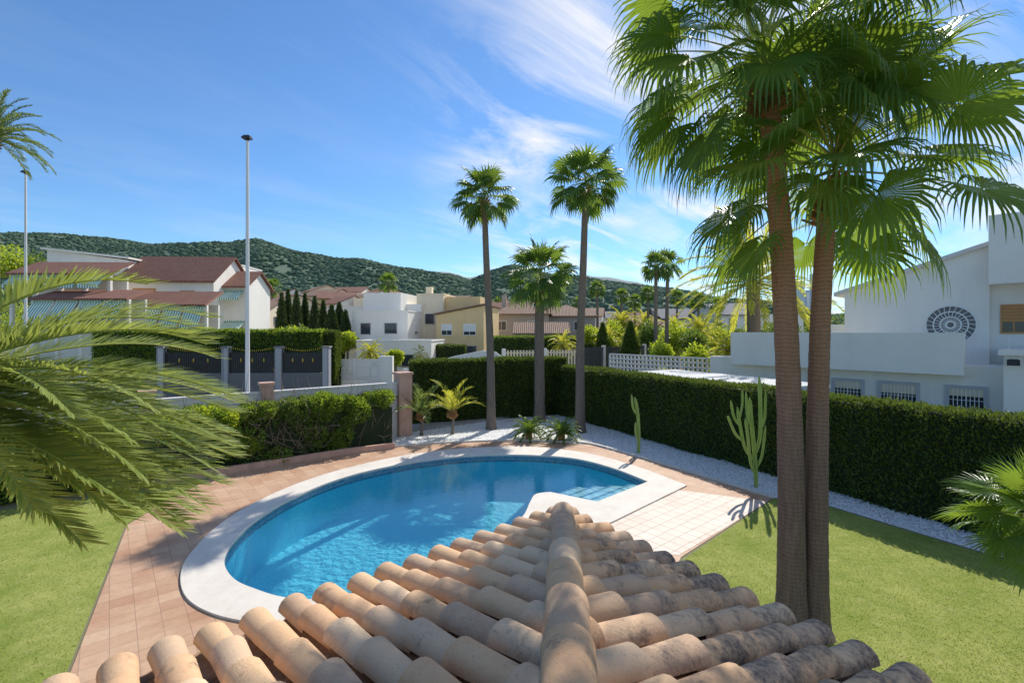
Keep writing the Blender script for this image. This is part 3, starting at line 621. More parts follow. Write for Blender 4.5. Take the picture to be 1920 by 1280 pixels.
cactus(sx(1418,14.4),14.4,[([(0,0,0),(-.05,0,1),(-.15,0,2),(-.2,0,2.7)],.11),([(-.03,0,.8),(-.3,.05,1.15),(-.45,.05,1.8),(-.55,.05,2.4)],.08),([(-.05,0,1.0),(.08,-.05,1.5),(.10,-.05,2.3),(.06,-.05,3.35)],.10),([(-.38,.05,1.4),(-.6,.05,1.6),(-.78,.05,2.0),(-.85,0,2.15)],.07),([(-.42,.05,1.8),(-.62,.1,2.1),(-.72,.1,2.6)],.07),([(.08,-.05,1.7),(.25,0,2.1),(.28,0,2.9)],.07),([(-.08,0,1.8),(-.3,-.1,2.1),(-.36,-.1,2.9)],.07),([(-.02,0,.4),(-.22,-.1,.8),(-.33,-.15,1.6),(-.4,-.15,2.1)],.08),([(.0,0,.6),(.12,-.1,1.0),(.2,-.15,1.9)],.07),([(-.5,.0,2.1),(-.42,.0,2.5),(-.42,.0,2.95)],.06)],'multi-armed green cactus beside the hedge',.62)
cactus(sx(1197,18.4),18.4,[([(0,0,0),(.02,0,.8),(-.03,0,1.6),(-.14,0,2.15)],.085),([(-.05,0,1.5),(-.2,0,1.75),(-.26,0,2.25)],.06),([(.0,0,.5),(-.1,0,.8),(-.1,0,1.2)],.06)],'single slender cactus in white gravel',.75)

# ------------------------------------------------------------ own garden wall, pillars, shrubs
Wd=np.array([.79,.61]); Wp=np.array([-5.1,21.4]); 
t=thing('garden_wall','white rendered garden wall with stone pillars along the street','wall',(Wp[0],Wp[1],0))
of=(Wp[0],Wp[1],0)
nb=NB(); nb.seg(Wp,Wp-Wd*22,.2,0,2.35,0); nb.seg(Wp,Wp-Wd*22,.28,2.353,2.42,0); mkobj('wall',nb,[m_grey],t,off=of)
for s_,hh,ww in ((-.25,2.75,.62),(5.3,2.65,.42),(8.9,2.62,.42),(13.5,2.62,.42)):
    p=Wp-Wd*s_; nb=NB(); nb.seg(p-Wd*ww/2,p+Wd*ww/2,ww,0,hh,0); nb.seg(p-Wd*(ww/2+.05),p+Wd*(ww/2+.05),ww+.1,hh+.002,hh+.1,0); mkobj('pillar',nb,[m_pink],t,off=of)
def shrubrow(name,p0,p1,h,wd,label,n,size,mats,seed,tw=160):
    p0=np.array(p0);p1=np.array(p1);L=np.linalg.norm(p1-p0);d=(p1-p0)/L;nn=np.array([-d[1],d[0]])
    nb=NB(); nblob=int(L*17)
    for i in range(nblob):
        u=rng.uniform(-.1,L+.1); hh=h*(.93+.10*sn(u*2.1,seed,seed)); r=rng.uniform(.25,.5); v_=rng.uniform(-1,1)
        zc=rng.uniform(.1,hh-r*.9) if rng.random()<.62 else hh-r*.9
        c=np.array([*(p0+d*u+nn*v_*wd/2*(1-.35*zc/h)),zc])
        k=n//nblob; v=nrm(rng.normal(size=(k,3))); rr=r*rng.uniform(.55,1.05,(k,1))**.6
        cards(nb,c+v*rr,v+rng.normal(size=(k,3))*.6+[0,0,.3],rng.uniform(.6,1.4,k)*size,size*.55,0 if rng.random()<.7 else 1)
    for i in range(tw):
        u=rng.uniform(0,L); b=np.array([*(p0+d*u+nn*rng.uniform(-wd/2-.25,wd/2)),rng.uniform(.1,h*.8)]); e=b+rng.normal(size=3)*.4+[0,0,rng.uniform(.2,.8)]
        nb.tube([b,(b+e)/2+rng.normal(size=3)*.07,e],[.013,.010,.004],3,2,False)
    c=(p0+p1)/2
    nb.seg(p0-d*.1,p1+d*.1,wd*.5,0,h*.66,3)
    return mkobj(name,nb,[*mats,m_twig,m_core],off=(c[0],c[1],0),loc=(c[0],c[1],0),label=label,category='shrub')
shrubrow('bougainvillea_shrub',(-5.3,20.3),(-7.6,18.5),2.3,1.3,'dense green climbing shrub against the wall',30000,.10,[m_shrub,m_tree],1)
shrubrow('bougainvillea_shrub',(-7.6,18.5),(-9.4,17.0),2.2,1.4,'tangled shrub with bare twigs against the wall',24000,.10,[m_tree,m_shrub],2.4,420)
shrubrow('bougainvillea_shrub',(-9.4,17.0),(-12.6,14.4),2.1,1.6,'loose green shrub at the edge of the terrace',34000,.10,[m_shrub,m_shrub2],4)
shrubrow('privet_shrub',(-12.6,14.4),(-20,9.2),1.9,1.6,'low green shrub bed along the lawn',36000,.12,[m_shrub,m_shrub2],6)
nb=NB(); pts=[(-4.7,19.2),(-6.3,18.3),(-9.7,15.6),(-12,14)]
for a,b_ in zip(pts[:-1],pts[1:]): nb.seg(a,b_,.14,0,.22,0)
mkobj('planter_kerb',nb,[m_pink],label='low reddish kerb around the shrub bed',category='kerb')
nb=NB(); pts=catmull([(-4.9,19.35),(-3.1,20.0),(-.2,20.5),(1.6,20.25),(3.25,19.85),(5.25,16.95),(7.35,13.5)],6)
for a,b_ in zip(pts[:-1],pts[1:]): nb.seg(a,b_,.1,0,.07,0)
mkobj('garden_edging',nb,[m_coping],label='low stone edging between paving and white gravel',category='edging')

# ------------------------------------------------------------ street lamps
def lamp(x,y,h,label):
    t=thing('street_lamp',label,'street lamp',(x,y,0),group='street lamps'); nb=NB()
    nb.tube([(0,0,0),(0,0,.5),(0,0,.52),(0,0,h)],[.13,.13,.10,.055],12); nb.box(-.2,.2,-.2,.2,0,.04); mkobj('pole',nb,[m_poleg],t,smooth=True,sharp=R(40))
    nb=NB(); nb.tube([(0,0,h-.05),(0,0,h+.05)],[.07,.07],8); nb.box(-.2,.16,-.14,.14,h+.03,h+.11); nb.box(-.14,.12,-.1,.1,h+.112,h+.17); mkobj('lamp_head',nb,[m_black],t)
lamp(sx(464,21),21,sz(262,21),'tall white street lamp with small dark head'); lamp(sx(48,30),30,sz(325,30),'tall white street lamp partly behind palm fronds')

# ------------------------------------------------------------ buildings
def window(par,pos,rot,w_,h_,kind='glass'):
    nb=NB(); f=.07
    fm={'glass':m_frame,'shutter':m_frame,'wood':m_wood,'bars':m_trim,'dark':m_trim}[kind]
    nb.box(-w_/2,w_/2,-.02,.0,0,h_,1)
    pr=-.06 if kind!='bars' else -.10; f=.07 if kind!='bars' else .13
    nb.box(-w_/2-f,-w_/2,pr,0,-f,h_+f,0); nb.box(w_/2,w_/2+f,pr,0,-f,h_+f,0); nb.box(-w_/2,w_/2,pr,0,h_,h_+f,0); nb.box(-w_/2,w_/2,pr-.04,0,-f,0,0)
    if kind in('shutter','wood'):
        hh=h_*random.uniform(.35,.95)
        k=max(3,int(hh/.12))
        for i in range(k): nb.box(-w_/2,w_/2,-.05,-.025,h_-hh*(i+1)/k+.01,h_-hh*i/k,2)
    if kind in('glass','shutter','wood'): nb.box(-.025,.025,-.04,-.0205,0,h_,0)
    if kind=='bars':
        hh=h_*random.uniform(.3,.7)
        nb.box(-w_/2,w_/2,-.05,-.025,h_-hh,h_,4)
        nn_=int(w_/.12)
        for i in range(1,nn_): x=-w_/2+w_*i/nn_; nb.box(x-.013,x+.013,-.14,-.122,0,h_,2)
        for z in (.18,.5,.82): nb.box(-w_/2,w_/2,-.12,-.105,h_*z,h_*z+.02,2)
        nb.box(-.02,.02,-.06,-.0505,0,h_,3)
    sm={'shutter':m_frame,'wood':m_wood,'bars':m_frame,'glass':m_frame,'dark':m_frame}[kind]
    return mkobj('window',nb,[fm,m_glass,sm,m_frame,m_wallc],par,loc=pos,rot=rot)
def bld(label,x,y,rot,w_,d,h,roof='gable',rh=2,wm=None,rm=None,wins=(),z0=0,name='house',parts=()):
    wm=wm or m_wall; rm=rm or m_rtile
    t=thing(name,label,'house',(x,y,z0),rot); nb=NB(); X=w_/2
    if roof=='gable':
        nb.box(-X,X,0,d,-1,h); nb.xprism([(0.002,h),(d-.002,h),(d/2,h+rh)],-X+.001,X-.001)
        r=NB(); o_=.45; sl=rh/(d/2); th=.16
        r.xprism([(-o_,h-o_*sl+.02),(d/2,h+rh+.02),(d+o_,h-o_*sl+.02),(d+o_,h-o_*sl+.02+th),(d/2,h+rh+.02+th),(-o_,h-o_*sl+.02+th)],-X-.3,X+.3)
        mkobj('roof',r,[rm],t)
    elif roof=='hip':
        nb.box(-X,X,0,d,-1,h); r=NB(); o_=.5; k=min(d/2,X)*.95
        b_=[(-X-o_,-o_,h),(X+o_,-o_,h),(X+o_,d+o_,h),(-X-o_,d+o_,h)]
        tp=[(-X+k,d/2,h+rh),(X-k,d/2,h+rh)] if X>d/2 else [(0,k,h+rh),(0,d-k,h+rh)]
        lo=[(p[0],p[1],h-.15) for p in b_]
        V=b_+tp+lo
        if X>d/2: Fq=[(0,1,5,4),(2,3,4,5)]; Ft=[(1,2,5),(3,0,4)]
        else: Fq=[(1,2,5,4),(3,0,4,5)]; Ft=[(0,1,4),(2,3,5)]
        Fq+=[(0,6,7,1),(1,7,8,2),(2,8,9,3),(3,9,6,0),(6,9,8,7)]
        r.add(V,Fq); r.F.append((np.array(Ft)+r.n-len(V),0)); mkobj('roof',r,[rm],t)
    elif roof=='flat':
        nb.box(-X,X,0,d,-1,h); 
        r=NB(); r.box(-X-.06,X+.06,-.06,.2,h+.002,h+.14); r.box(-X-.06,X+.06,d-.2,d+.06,h+.002,h+.14); r.box(-X-.06,-X+.2,.2,d-.2,h+.002,h+.14); r.box(X-.2,X+.06,.2,d-.2,h+.002,h+.14); mkobj('parapet',r,[wm],t)
    elif roof=='shed':
        nb.yprism([(-X,-1),(X,-1),(X,h+rh),(-X,h)],0,d); r=NB(); r.yprism([(-X-.4,h-.0),(X+.2,h+rh*1.0+.1),(X+.2,h+rh+.28),(-X-.4,h+.18)],-.3,d+.3); mkobj('roof',r,[rm],t)
    for p in parts:
        nb.box(*p)
    mkobj('wall',nb,[wm],t)
    for (fc,u,z,ww,hh,kd) in wins:
        if fc=='F': window(t,(u,-.002,z),0,ww,hh,kd)
        elif fc=='R': window(t,(X+.002,u,z),R(90),ww,hh,kd)
        elif fc=='L': window(t,(-X-.002,u,z),R(-90),ww,hh,kd)
    return t
def awning(par,x,y,z,w_,out_,drop,nm_='awning'):
    nb=NB(); nb.add([(-w_/2,0,0),(w_/2,0,0),(w_/2,-out_,-drop),(-w_/2,-out_,-drop)],[(0,3,2,1)]); nb.add([(-w_/2,-out_,-drop),(w_/2,-out_,-drop),(w_/2,-out_,-drop-.25),(-w_/2,-out_,-drop-.25)],[(0,3,2,1)])
    nb.box(-w_/2-.03,w_/2+.03,-.12,0,.005,.09)
    return mkobj(nm_,nb,[m_awn],par,loc=(x,y,z))
Dh=45
t=bld('white two-storey house with red tiled roof and striped awnings',sx(312,Dh),Dh,R(3),8.6,7,sz(524,Dh),'gable',2.5,wins=[('F',-2.0,7.5,1.9,1.1,'wood'),('F',1.9,7.4,1.2,1.0,'wood'),('R',3,7.4,1.2,1.1,'shutter'),('F',1.2,4.2,1.3,1.3,'dark')])
t=bld('white house wing with red tiled roof and awnings',sx(418,47),47,R(3),4.6,5,sz(535,47),'gable',1.5,wins=[('F',-.8,7.0,1.1,1.0,'wood'),('F',1.2,3.6,1.4,1.4,'glass')])
awning(t,.9,-.02,8.6,2.2,1.1,.7); awning(t,.7,-.02,5.6,2.9,1.2,.7)
bld('white stepped upper terrace block of a house',sx(395,56),56,R(3),7,5,sz(498,56),'flat',wins=[('F',0,10,1.2,1,'glass')])
t=bld('white gabled house with broad blank wall',sx(165,46),46,R(2),7.6,8,sz(468,46),'shed',-1.0,rm=m_wall,wins=[('F',2.2,7.6,1.3,1.1,'wood'),('F',-1.5,7.6,1.3,1.1,'wood')])
def porch(label,px0,px1,D,ytop,ybot,yaw,n_aw,drop=1.3):
    x0,x1=sx(px0,D),sx(px1,D); w_=x1-x0; zt=sz(ytop,D+1.8); zb=sz(ybot,D); t=thing('tiled_porch',label,'porch',((x0+x1)/2,D,0),yaw)
    r=NB(); r.xprism([(-.3,zb),(2.6,zt),(2.6,zt+.15),(-.3,zb+.15)],-w_/2,w_/2); mkobj('roof',r,[m_rtile],t)
    nb=NB(); nb.box(-w_/2+.1,w_/2-.1,1.9,2.1,-.5,zb+.2)
    for i in range(n_aw+1):
        x=-w_/2+.15+(w_-.3)*i/n_aw; nb.box(x-.12,x+.12,.0,.24,-.5,zb+.1)
    mkobj('wall',nb,[m_wall],t)
    for i in range(n_aw):
        ww=(w_-.3)/n_aw; awning(t,-w_/2+.15+ww*(i+.5),-.03,zb-.08,ww-.2,.9,drop)
porch('porch with red tiled roof and green striped awnings',228,386,41,548,574,R(3),4,1.5)
porch('long porch with red tiled roof and green striped awnings',20,205,40,492,516,R(2),4,.8)
porch('lower porch with tiled roof and striped awnings',60,240,38,545,563,R(2),4,1.2)
# modern white stepped house
D=58
bld('white cubic house with stepped volumes and terraces',sx(712,D),D,R(-8),7.0,9,sz(584,D),'flat',wins=[('F',-1.8,4.3,1.2,1.3,'dark'),('F',1.4,4.4,1.5,1.2,'dark'),('R',3,4.3,1.2,1.2,'shutter'),('F',1.2,1.6,2.0,1.6,'shutter')],parts=[(-3.5,1.5,3,8.99,6.9,sz(545,D)),(1.5,3.49,5,8.9,6.9,sz(566,D)),(-3.2,2.8,-2.4,-.001,-1,2.9),(-3.2,2.8,-2.4,-2.25,2.901,3.7)])
bld('low white house wing with blue-white walls',sx(738,50),50,R(-5),8,6,sz(640,50),'flat',wins=[('F',-2,1.0,1.2,1.2,'dark'),('F',1.5,1.0,1.2,1.2,'dark')])
bld('cream two-storey house with flat parapets and tall chimney',sx(806,63),63,R(-8),3.6,8,sz(552,63),'flat',wm=m_wallc,wins=[('F',0,5.6,1.2,1.3,'dark'),('F',0,2.2,1.2,1.3,'dark')],parts=[(-1.2,-.4,2,2.8,8,sz(535,63))])
bld('ochre yellow two-storey house with tiled roof',sx(862,60),60,R(-12),6.2,8,sz(590,60),'shed',1.1,wm=m_wally,rm=m_rtile2,wins=[('F',-1.7,4.2,1.3,1.3,'shutter'),('F',1.3,4.2,1.5,1.3,'shutter'),('F',-1.5,1.4,1.3,1.4,'dark'),('F',1.5,1.4,1.3,1.4,'dark')],parts=[(-3.0,1.8,3,7.9,6,sz(553,60))])
D=72
bld('brick villa with brown tiled hip roofs',sx(972,D),D,R(-6),9,9,sz(588,D),'hip',2.0,wm=m_brick,rm=m_rtile2,wins=[('F',-2.6,4.8,1.5,1.3,'glass'),('F',2.2,4.8,1.5,1.3,'glass'),('F',-2.6,1.6,1.5,1.4,'glass')],parts=[(-2.9,-2.2,3,3.8,7,10.3)])
bld('brick villa wing with brown tiled hip roof',sx(1062,D+4),D+4,R(-6),9,9,sz(592,D+4),'hip',2.0,wm=m_brick,rm=m_rtile2,wins=[('F',-2.4,4.8,1.5,1.3,'glass'),('F',2.0,4.8,1.5,1.3,'glass')])
bld('low terracotta-roofed garden building',sx(1015,55),55,R(-3),6,5,sz(624,55),'gable',1.1,wm=m_wallc,rm=m_rtile2,wins=[('F',0,1.5,1.2,1.2,'dark')])
bh=[(500,560,85,6,m_wallc,'gable',m_rtile2),(480,552,100,8,m_wallc,'gable',m_rtile2),(590,548,110,9,m_wallc,'gable',m_rtile2),(632,553,105,8,m_wally,'gable',m_rtile),(672,552,120,10,m_wall,'gable',m_rtile2),(700,560,90,8,m_wallc,'flat',m_rtile2),(560,556,130,10,m_wall,'gable',m_rtile2),(840,560,110,8,m_wall,'gable',m_rtile2),(905,568,120,9,m_wallc,'gable',m_rtile),(1120,590,115,12,m_wall,'gable',m_rgrey),(1190,592,120,12,m_wallc,'gable',m_rtile),(1290,588,80,9,m_wall,'gable',m_rgrey),(1345,578,78,8,m_grey,'gable',m_rgrey),(1395,580,74,8,m_wall,'gable',m_rgrey),(1250,596,110,10,m_wall,'hip',m_rtile2),(1455,590,90,9,m_wall,'flat',m_rgrey),(440,566,75,6,m_wall,'flat',m_rtile),(655,575,80,5,m_wall,'flat',m_rtile),(760,590,75,5,m_wallc,'gable',m_rtile),(735,556,100,7,m_wallc,'gable',m_rtile),(615,562,90,5,m_wall,'gable',m_rtile),(530,560,120,7,m_wally,'gable',m_rtile2),(955,572,105,9,m_wall,'gable',m_rtile2),(1030,580,110,10,m_wallc,'hip',m_rtile),(575,541,125,8,m_wallc,'gable',m_rtile2),(648,542,135,9,m_wall,'gable',m_rtile),(690,543,128,7,m_wally,'gable',m_rtile2),(608,540,140,8,m_wall,'flat',m_rtile2),(520,548,140,9,m_wall,'gable',m_rtile),(880,560,135,8,m_wallc,'hip',m_rtile2),(925,575,88,6,m_wallc,'gable',m_rtile),(1090,585,95,8,m_wall,'gable',m_rtile2),(1160,596,85,7,m_wallc,'gable',m_rtile),(1225,600,78,7,m_wall,'gable',m_rtile2),(782,570,82,5,m_wall,'gable',m_rtile2),(466,574,70,5,m_wallc,'gable',m_rtile2)]
wn={m_wallc.name:'cream',m_wally.name:'ochre',m_wall.name:'white',m_grey.name:'grey'}
for i,(px,yt,D,w_,wm,rf,rm) in enumerate(bh):
    h_=sz(yt,D)+0.0; rh=1.6
    rn={'gable':'pitched tiled roof','hip':'hipped tiled roof','flat':'flat roof'}[rf]
    rr_=R(rng.uniform(-60,-25)) if rf=='gable' and i%2==0 else R(rng.uniform(-25,20))
    bld(f'{wn[wm.name]} two-storey house with {rn} among trees',sx(px,D),D,rr_,w_,8,h_-(.0 if rf=='flat' else .8),rf,rh,wm,rm,[('F',-w_*.25,h_-2.6,1.3,1.2,'dark'),('F',w_*.22,h_-2.6,1.3,1.2,'shutter'),('F',-w_*.2,h_-5.3,1.3,1.2,'dark'),('F',w_*.25,h_-5.3,1.3,1.2,'glass'),('R',3,h_-2.6,1.2,1.1,'dark')])
for px,yt,w_,D in ((1497,527,22,900),(1541,512,24,950),(1521,548,18,1000)):
    t=thing('apartment_tower','distant pale high-rise apartment tower','tower',(sx(px,D),D,0),group='distant apartment towers'); nb=NB(); h_=sz(yt,D); nb.box(-w_/2,w_/2,0,20,0,h_); nb.box(-w_/4,w_/4,4,14,h_+.01,h_+5); mkobj('wall',nb,[m_tower],t)
    nb=NB()
    for k in range(1,int(h_/3.4)): nb.box(-w_/2-.8,w_/2+.8,-1.2,-.01,k*3.4,k*3.4+1.0)
    mkobj('balcony',nb,[m_frame],t)

# right neighbour house
NR=(15.5,23.7,0); rotn=math.atan2(-.736,.677)
t=thing('modern_house','large white modern house with round grille window and parapets','house',NR,rotn)
nb=NB(); nb.box(-6,9,.35,8,-.5,3.1); nb.box(-6,9,.36,3.1,3.101,3.2)
nb.yprism([(.1,3.1),(5.6,3.1),(5.6,8.55),(.1,6.8)],3.0,9); nb.box(5.601,12,2.2,9,6.75,9.75); nb.box(5.602,12,3.3,9,3.1,6.749)
nb.box(-1.6,.099,4.0,8,3.1,5.05); nb.box(8.4,12,1.7,2.19,6.3,9.4)
mkobj('wall',nb,[m_wall],t)
nb=NB(); nb.box(-4.5,5.0,-.35,.34,2.85,4.62); mkobj('balcony_parapet',nb,[m_wall],t)
nb=NB(); nb.box(6.15,12,-.7,3,-.5,3.75); nb.box(6.0,12,-.9,3,3.752,3.95); mkobj('side_wing',nb,[m_wall],t)
nb=NB(); nb.yprism([(-.35,6.55),(5.599,8.52),(5.599,8.72),(-.35,6.75)],2.8,9.2); mkobj('roof',nb,[m_grey],t)
for u in (.84,2.77,5.02): 
    window(t,(u,.348,1.28),0,1.05 if u!=2.77 else 1.25,.98,'bars')
window(t,(6.35,3.298,4.65),0,.7,1.15,'wood')
nb=NB(); cx,cz,r=4.3,4.98,.86
a=np.linspace(0,2*np.pi,41)[:-1]; 
nb.poly([(cx+math.cos(q)*r,2.985,cz+math.sin(q)*r) for q in a],1)
for r0,r1,y0 in ((r,r+.06,2.93),(r*.68,r*.74,2.94),(r*.4,r*.46,2.94),(r*.14,r*.22,2.94)):
    V=[(cx+math.cos(q)*rr,y0,cz+math.sin(q)*rr) for rr in (r0,r1) for q in a]+[(cx+math.cos(q)*rr,2.999,cz+math.sin(q)*rr) for rr in (r0,r1) for q in a]
    nb.add(V,[(i,40+i,40+(i+1)%40,(i+1)%40) for i in range(40)]+[(40+i,120+i,120+(i+1)%40,40+(i+1)%40) for i in range(40)]+[(i,(i+1)%40,80+(i+1)%40,80+i) for i in range(40)],0)
for i in range(24):
    q=i*math.pi/12; q2=q+math.pi/24; nb.tube([(cx+math.cos(q)*r*.2,2.95,cz+math.sin(q)*r*.2),(cx+math.cos(q2)*r*.6,2.95,cz+math.sin(q2)*r*.6),(cx+math.cos(q)*r,2.95,cz+math.sin(q)*r)],.016,4,0,False)
mkobj('round_window',nb,[m_frame,m_pane],t)
nb=NB(); nb.box(6.3,6.55,-1.05,-.9,3.5,3.62); nb.box(6.25,6.6,-1.2,-1.05,3.38,3.6); mkobj('wall_lamp',nb,[m_bars],t)
nb=NB()
for i in range(6): nb.tube([(6.3+i*.7,-.6,3.95),(6.3+i*.7,-.6,4.5)],.015,6)
nb.tube([(6.2,-.6,4.5),(11,-.6,4.5)],.02,6); nb.tube([(6.2,-.6,4.2),(11,-.6,4.2)],.012,6); mkobj('railing',nb,[m_poleg],t)
nb=NB(); nb.xprism([(1.2,6.1),(3.0,6.9),(3.0,7.05),(1.2,6.25)],7.0,12); mkobj('porch_roof',nb,[m_rtile2],t)

# ------------------------------------------------------------ neighbour boundary fence, gate, walls
D=33.5; x0=sx(272,D);x1=sx(612,D); t=thing('garden_fence','grey stone wall with black iron railings and gold tips','fence',(x0,D,0),R(2)); Lf=x1-x0
nb=NB(); nb.box(0,Lf,0,.3,-.1,sz(700,D)); mkobj('wall',nb,[m_stone],t)
pp=[(p-272)/340*Lf for p in (300,419,518,607)]; zt=sz(652,D); zb=sz(700,D)
for p in pp: nb=NB(); nb.box(p-.22,p+.22,-.08,.38,-.1,zt); nb.box(p-.28,p+.28,-.14,.44,zt+.002,zt+.1); mkobj('post',nb,[m_stone],t)
for a_,b_ in zip(pp[:-1],pp[1:]):
    nb=NB(); a_+=.25;b_-=.25; n=int((b_-a_)/.13)
    nb.box(a_,b_,.13,.15,zb+.02,zt-.35,0)
    for i in range(n+1):
        x=a_+(b_-a_)*i/n; sag=.22*math.sin(math.pi*i/n); z=zt-.05-sag; nb.box(x-.014,x+.014,.1,.128,zb+.02,z,0); nb.tube([(x,.114,z),(x,.114,z+.06),(x,.114,z+.13)],[.015,.03,.003],4,1)
    for k in range(1,4):
        x=a_+(b_-a_)*k/4; nb.tube([(x,.085,zb+.75),(x,.085,zb+.9),(x,.085,zb+1.05)],[.02,.06,.02],6,1)
    mkobj('railing',nb,[m_black,m_gold],t)
D=37; x0=sx(614,D);x1=sx(712,D); t=thing('driveway_gate','white slatted sliding driveway gate','gate',(x0,D,0),R(0)); Lf=x1-x0; zt=sz(670,D)
nb=NB(); 
for i in range(14): nb.box(.1,Lf-.1,0,.05,.1+i*(zt-.2)/14,.1+(i+.82)*(zt-.2)/14)
nb.box(0,.1,-.02,.07,0,zt);nb.box(Lf-.1,Lf,-.02,.07,0,zt);nb.box(Lf*.5-.04,Lf*.5+.04,-.02,.07,0,zt-.1); mkobj('panel',nb,[m_frame],t)
nb=NB(); nb.box(-.5,-.02,-.1,.35,0,zt+.15); mkobj('post',nb,[m_wall],t); nb=NB(); nb.box(Lf+.02,Lf+1.0,-.1,.35,0,zt+.1); mkobj('post',nb,[m_wall],t)
D=36.5; pr=[(755,692),(762,692),(800,682),(850,668),(905,657),(930,660),(948,674)]; xs=[(sx(a,D),sz(b_,D)) for a,b_ in pr]
nb=NB(); nb.yprism([(xs[0][0],0),(xs[-1][0],0)]+xs[::-1],D,D+.25); mkobj('boundary_wall',nb,[m_wall],label='white rendered garden wall with curved rising top',category='wall')
t=thing('lattice_wall','white perforated block garden wall','wall',(7.5,37,0),math.atan2(-9.5,8)); Lw=math.hypot(9.5,8); nb=NB(); zt=2.9
nb.box(0,Lw,0,.15,0,1.3)
n=int(Lw/.32)
for i in range(n+1): nb.box(Lw*i/n-.05,Lw*i/n+.05,.0,.15,1.301,zt)
for k in range(1,6): nb.box(0,Lw,.01,.14,1.3+k*.32-.05,1.3+k*.32+.05)
mkobj('blockwork',nb,[m_grey],t)
t=thing('slatted_canopy','white slatted carport canopy beside the hedge','canopy',(0,0,0)); nb=NB(); hb=-hn
for i in range(38):
    p=HP0+hd*(4.5+i*.2); a_=p+hb*1.5; b_=p+hb*4.3; nb.seg(a_,b_,.09,2.66,2.70)
for o_ in (1.6,4.2): nb.seg(HP0+hd*4.3+hb*o_,HP0+hd*12.1+hb*o_,.1,2.55,2.655)
mkobj('slats',nb,[m_frame],t)
for s_ in (4.6,8.5,12):
    for o_ in (1.6,4.2): p=HP0+hd*s_+hb*o_; nb=NB(); nb.tube([(*p,0),(*p,2.54)],.05,8); mkobj('post',nb,[m_frame],t)
def slatfence(label,px0,px1,D0,D1,ztop,mat,step=.16,gap=.6):
    a_=np.array([sx(px0,D0),D0]);b_=np.array([sx(px1,D1),D1]);L=np.linalg.norm(b_-a_); t=thing('slat_fence',label,'fence',(a_[0],a_[1],0),math.atan2(b_[1]-a_[1],b_[0]-a_[0]))
    nb=NB(); n=int(L/step)
    for i in range(n): nb.box(i*step,i*step+step*gap,0,.03,.3,ztop)
    nb.box(0,L,.031,.07,.5,.6);nb.box(0,L,.031,.07,ztop-.3,ztop-.2); mkobj('slat',nb,[mat],t)
    nb=NB(); nb.box(0,L,-.05,.2,-.1,.299); mkobj('base',nb,[m_wall],t)
    for k in range(int(L/4)+1): nb=NB(); nb.box(k*4-.15,k*4+.15,-.1,.25,.3,ztop+.15); mkobj('post',nb,[m_wall if mat!=m_frame else m_pink],t)
m_dkf=basic('charcoal_fence',(.05,.055,.065),(.08,.085,.09),2,.6)
slatfence('charcoal slatted garden fence along the street',1088,1275,48,62,3.0,m_dkf)
slatfence('cream picket fence beside a garden hedge',945,1085,44,46,2.9,m_wallc,.3,.55)
slatfence('charcoal slatted garden fence further along the street',1150,1300,72,90,2.6,m_dkf)

# ------------------------------------------------------------ neighbouring hedges and trees
def hg(px0,px1,D0,D1,h,wd,label,n,s,mat=None): hedge('hedge',(sx(px0,D0),D0),(sx(px1,D1),D1),h,wd,label,n,s,mat,seed=rng.uniform(0,9),lump=.15)
hg(190,606,35.5,35.5,4.65,1.4,'thick clipped hedge above a stone wall',34000,.2,m_shrub)
hg(606,632,36,36,4.6,1.2,'dark square-clipped cypress hedge end',4000,.16)
hg(790,872,52,52,3.1,1.2,'low clipped green hedge by a white house',5000,.18)
hg(925,1085,52,54,4.0,1.3,'clipped green hedge before a brick villa',12000,.2,m_tree)
hg(1080,1140,60,60,3.0,1.2,'clipped green garden hedge by the street',4000,.2,m_tree)
hg(1290,1420,42,44,2.6,1.2,'garden hedge beside a lattice wall',8000,.16,m_shrub)
def crown_tree(name,label,x,y,h,r,mat,n,size,cat='tree',ratio=1.0,z0=None):
    t=thing(name,label,cat,(x,y,0)); nb=NB(); cz=h-r*ratio
    nb.tube([(0,0,-.2),(.1,0,cz*.6),(0,.1,cz)],[.18,.14,.08],7)
    for i in range(5):
        a=i*1.25; nb.tube([(0,.05,cz*.75),(math.cos(a)*r*.35,math.sin(a)*r*.35,cz),(math.cos(a)*r*.6,math.sin(a)*r*.6,cz+r*.4)],[.07,.05,.02],5)
    mkobj('trunk',nb,[m_bark],t); nb=NB(); nb_=22
    for i in range(nb_):
        v=nrm(rng.normal(size=3)); v[2]*=ratio; c=np.array([0,0,cz])+v*r*rng.uniform(.2,.72); k=n//nb_; rr=r*rng.uniform(.26,.42)
        u=nrm(rng.normal(size=(k,3))); cards(nb,c+u*rr*rng.uniform(.5,1.05,(k,1)),u+rng.normal(size=(k,3))*.6,rng.uniform(.6,1.4,k)*size,size*.6)
    mkobj('crown',nb,[mat],t); return t
def cypress(label,x,y,h,r,n=2500,mat=None):
    t=thing('cypress_tree',label,'tree',(x,y,0)); nb=NB(); nb.tube([(0,0,-.2),(0,0,h*.8)],[.12,.03],6); mkobj('trunk',nb,[m_bark],t)
    nb=NB(); f=rng.uniform(0,1,n); a=rng.uniform(0,6.28,n); rad=r*np.sin(np.pi*np.clip(f*.92+.08,0,1)**.62)*(.85+.15*sn(a*3,f*12,h)); C=np.stack([np.cos(a)*rad,np.sin(a)*rad,.3+f*(h-.3)],1)
    A=np.stack([np.cos(a)*.4,np.sin(a)*.4,np.ones(n)],1)+rng.normal(size=(n,3))*.25; cards(nb,C,A,rng.uniform(.25,.5,n),.16)
    nb.tube([(0,0,.3),(0,0,h*.45),(0,0,h*.93)],[r*.55,r*.8,.03],8,1); mkobj('crown',nb,[mat or m_cyp,m_core],t)
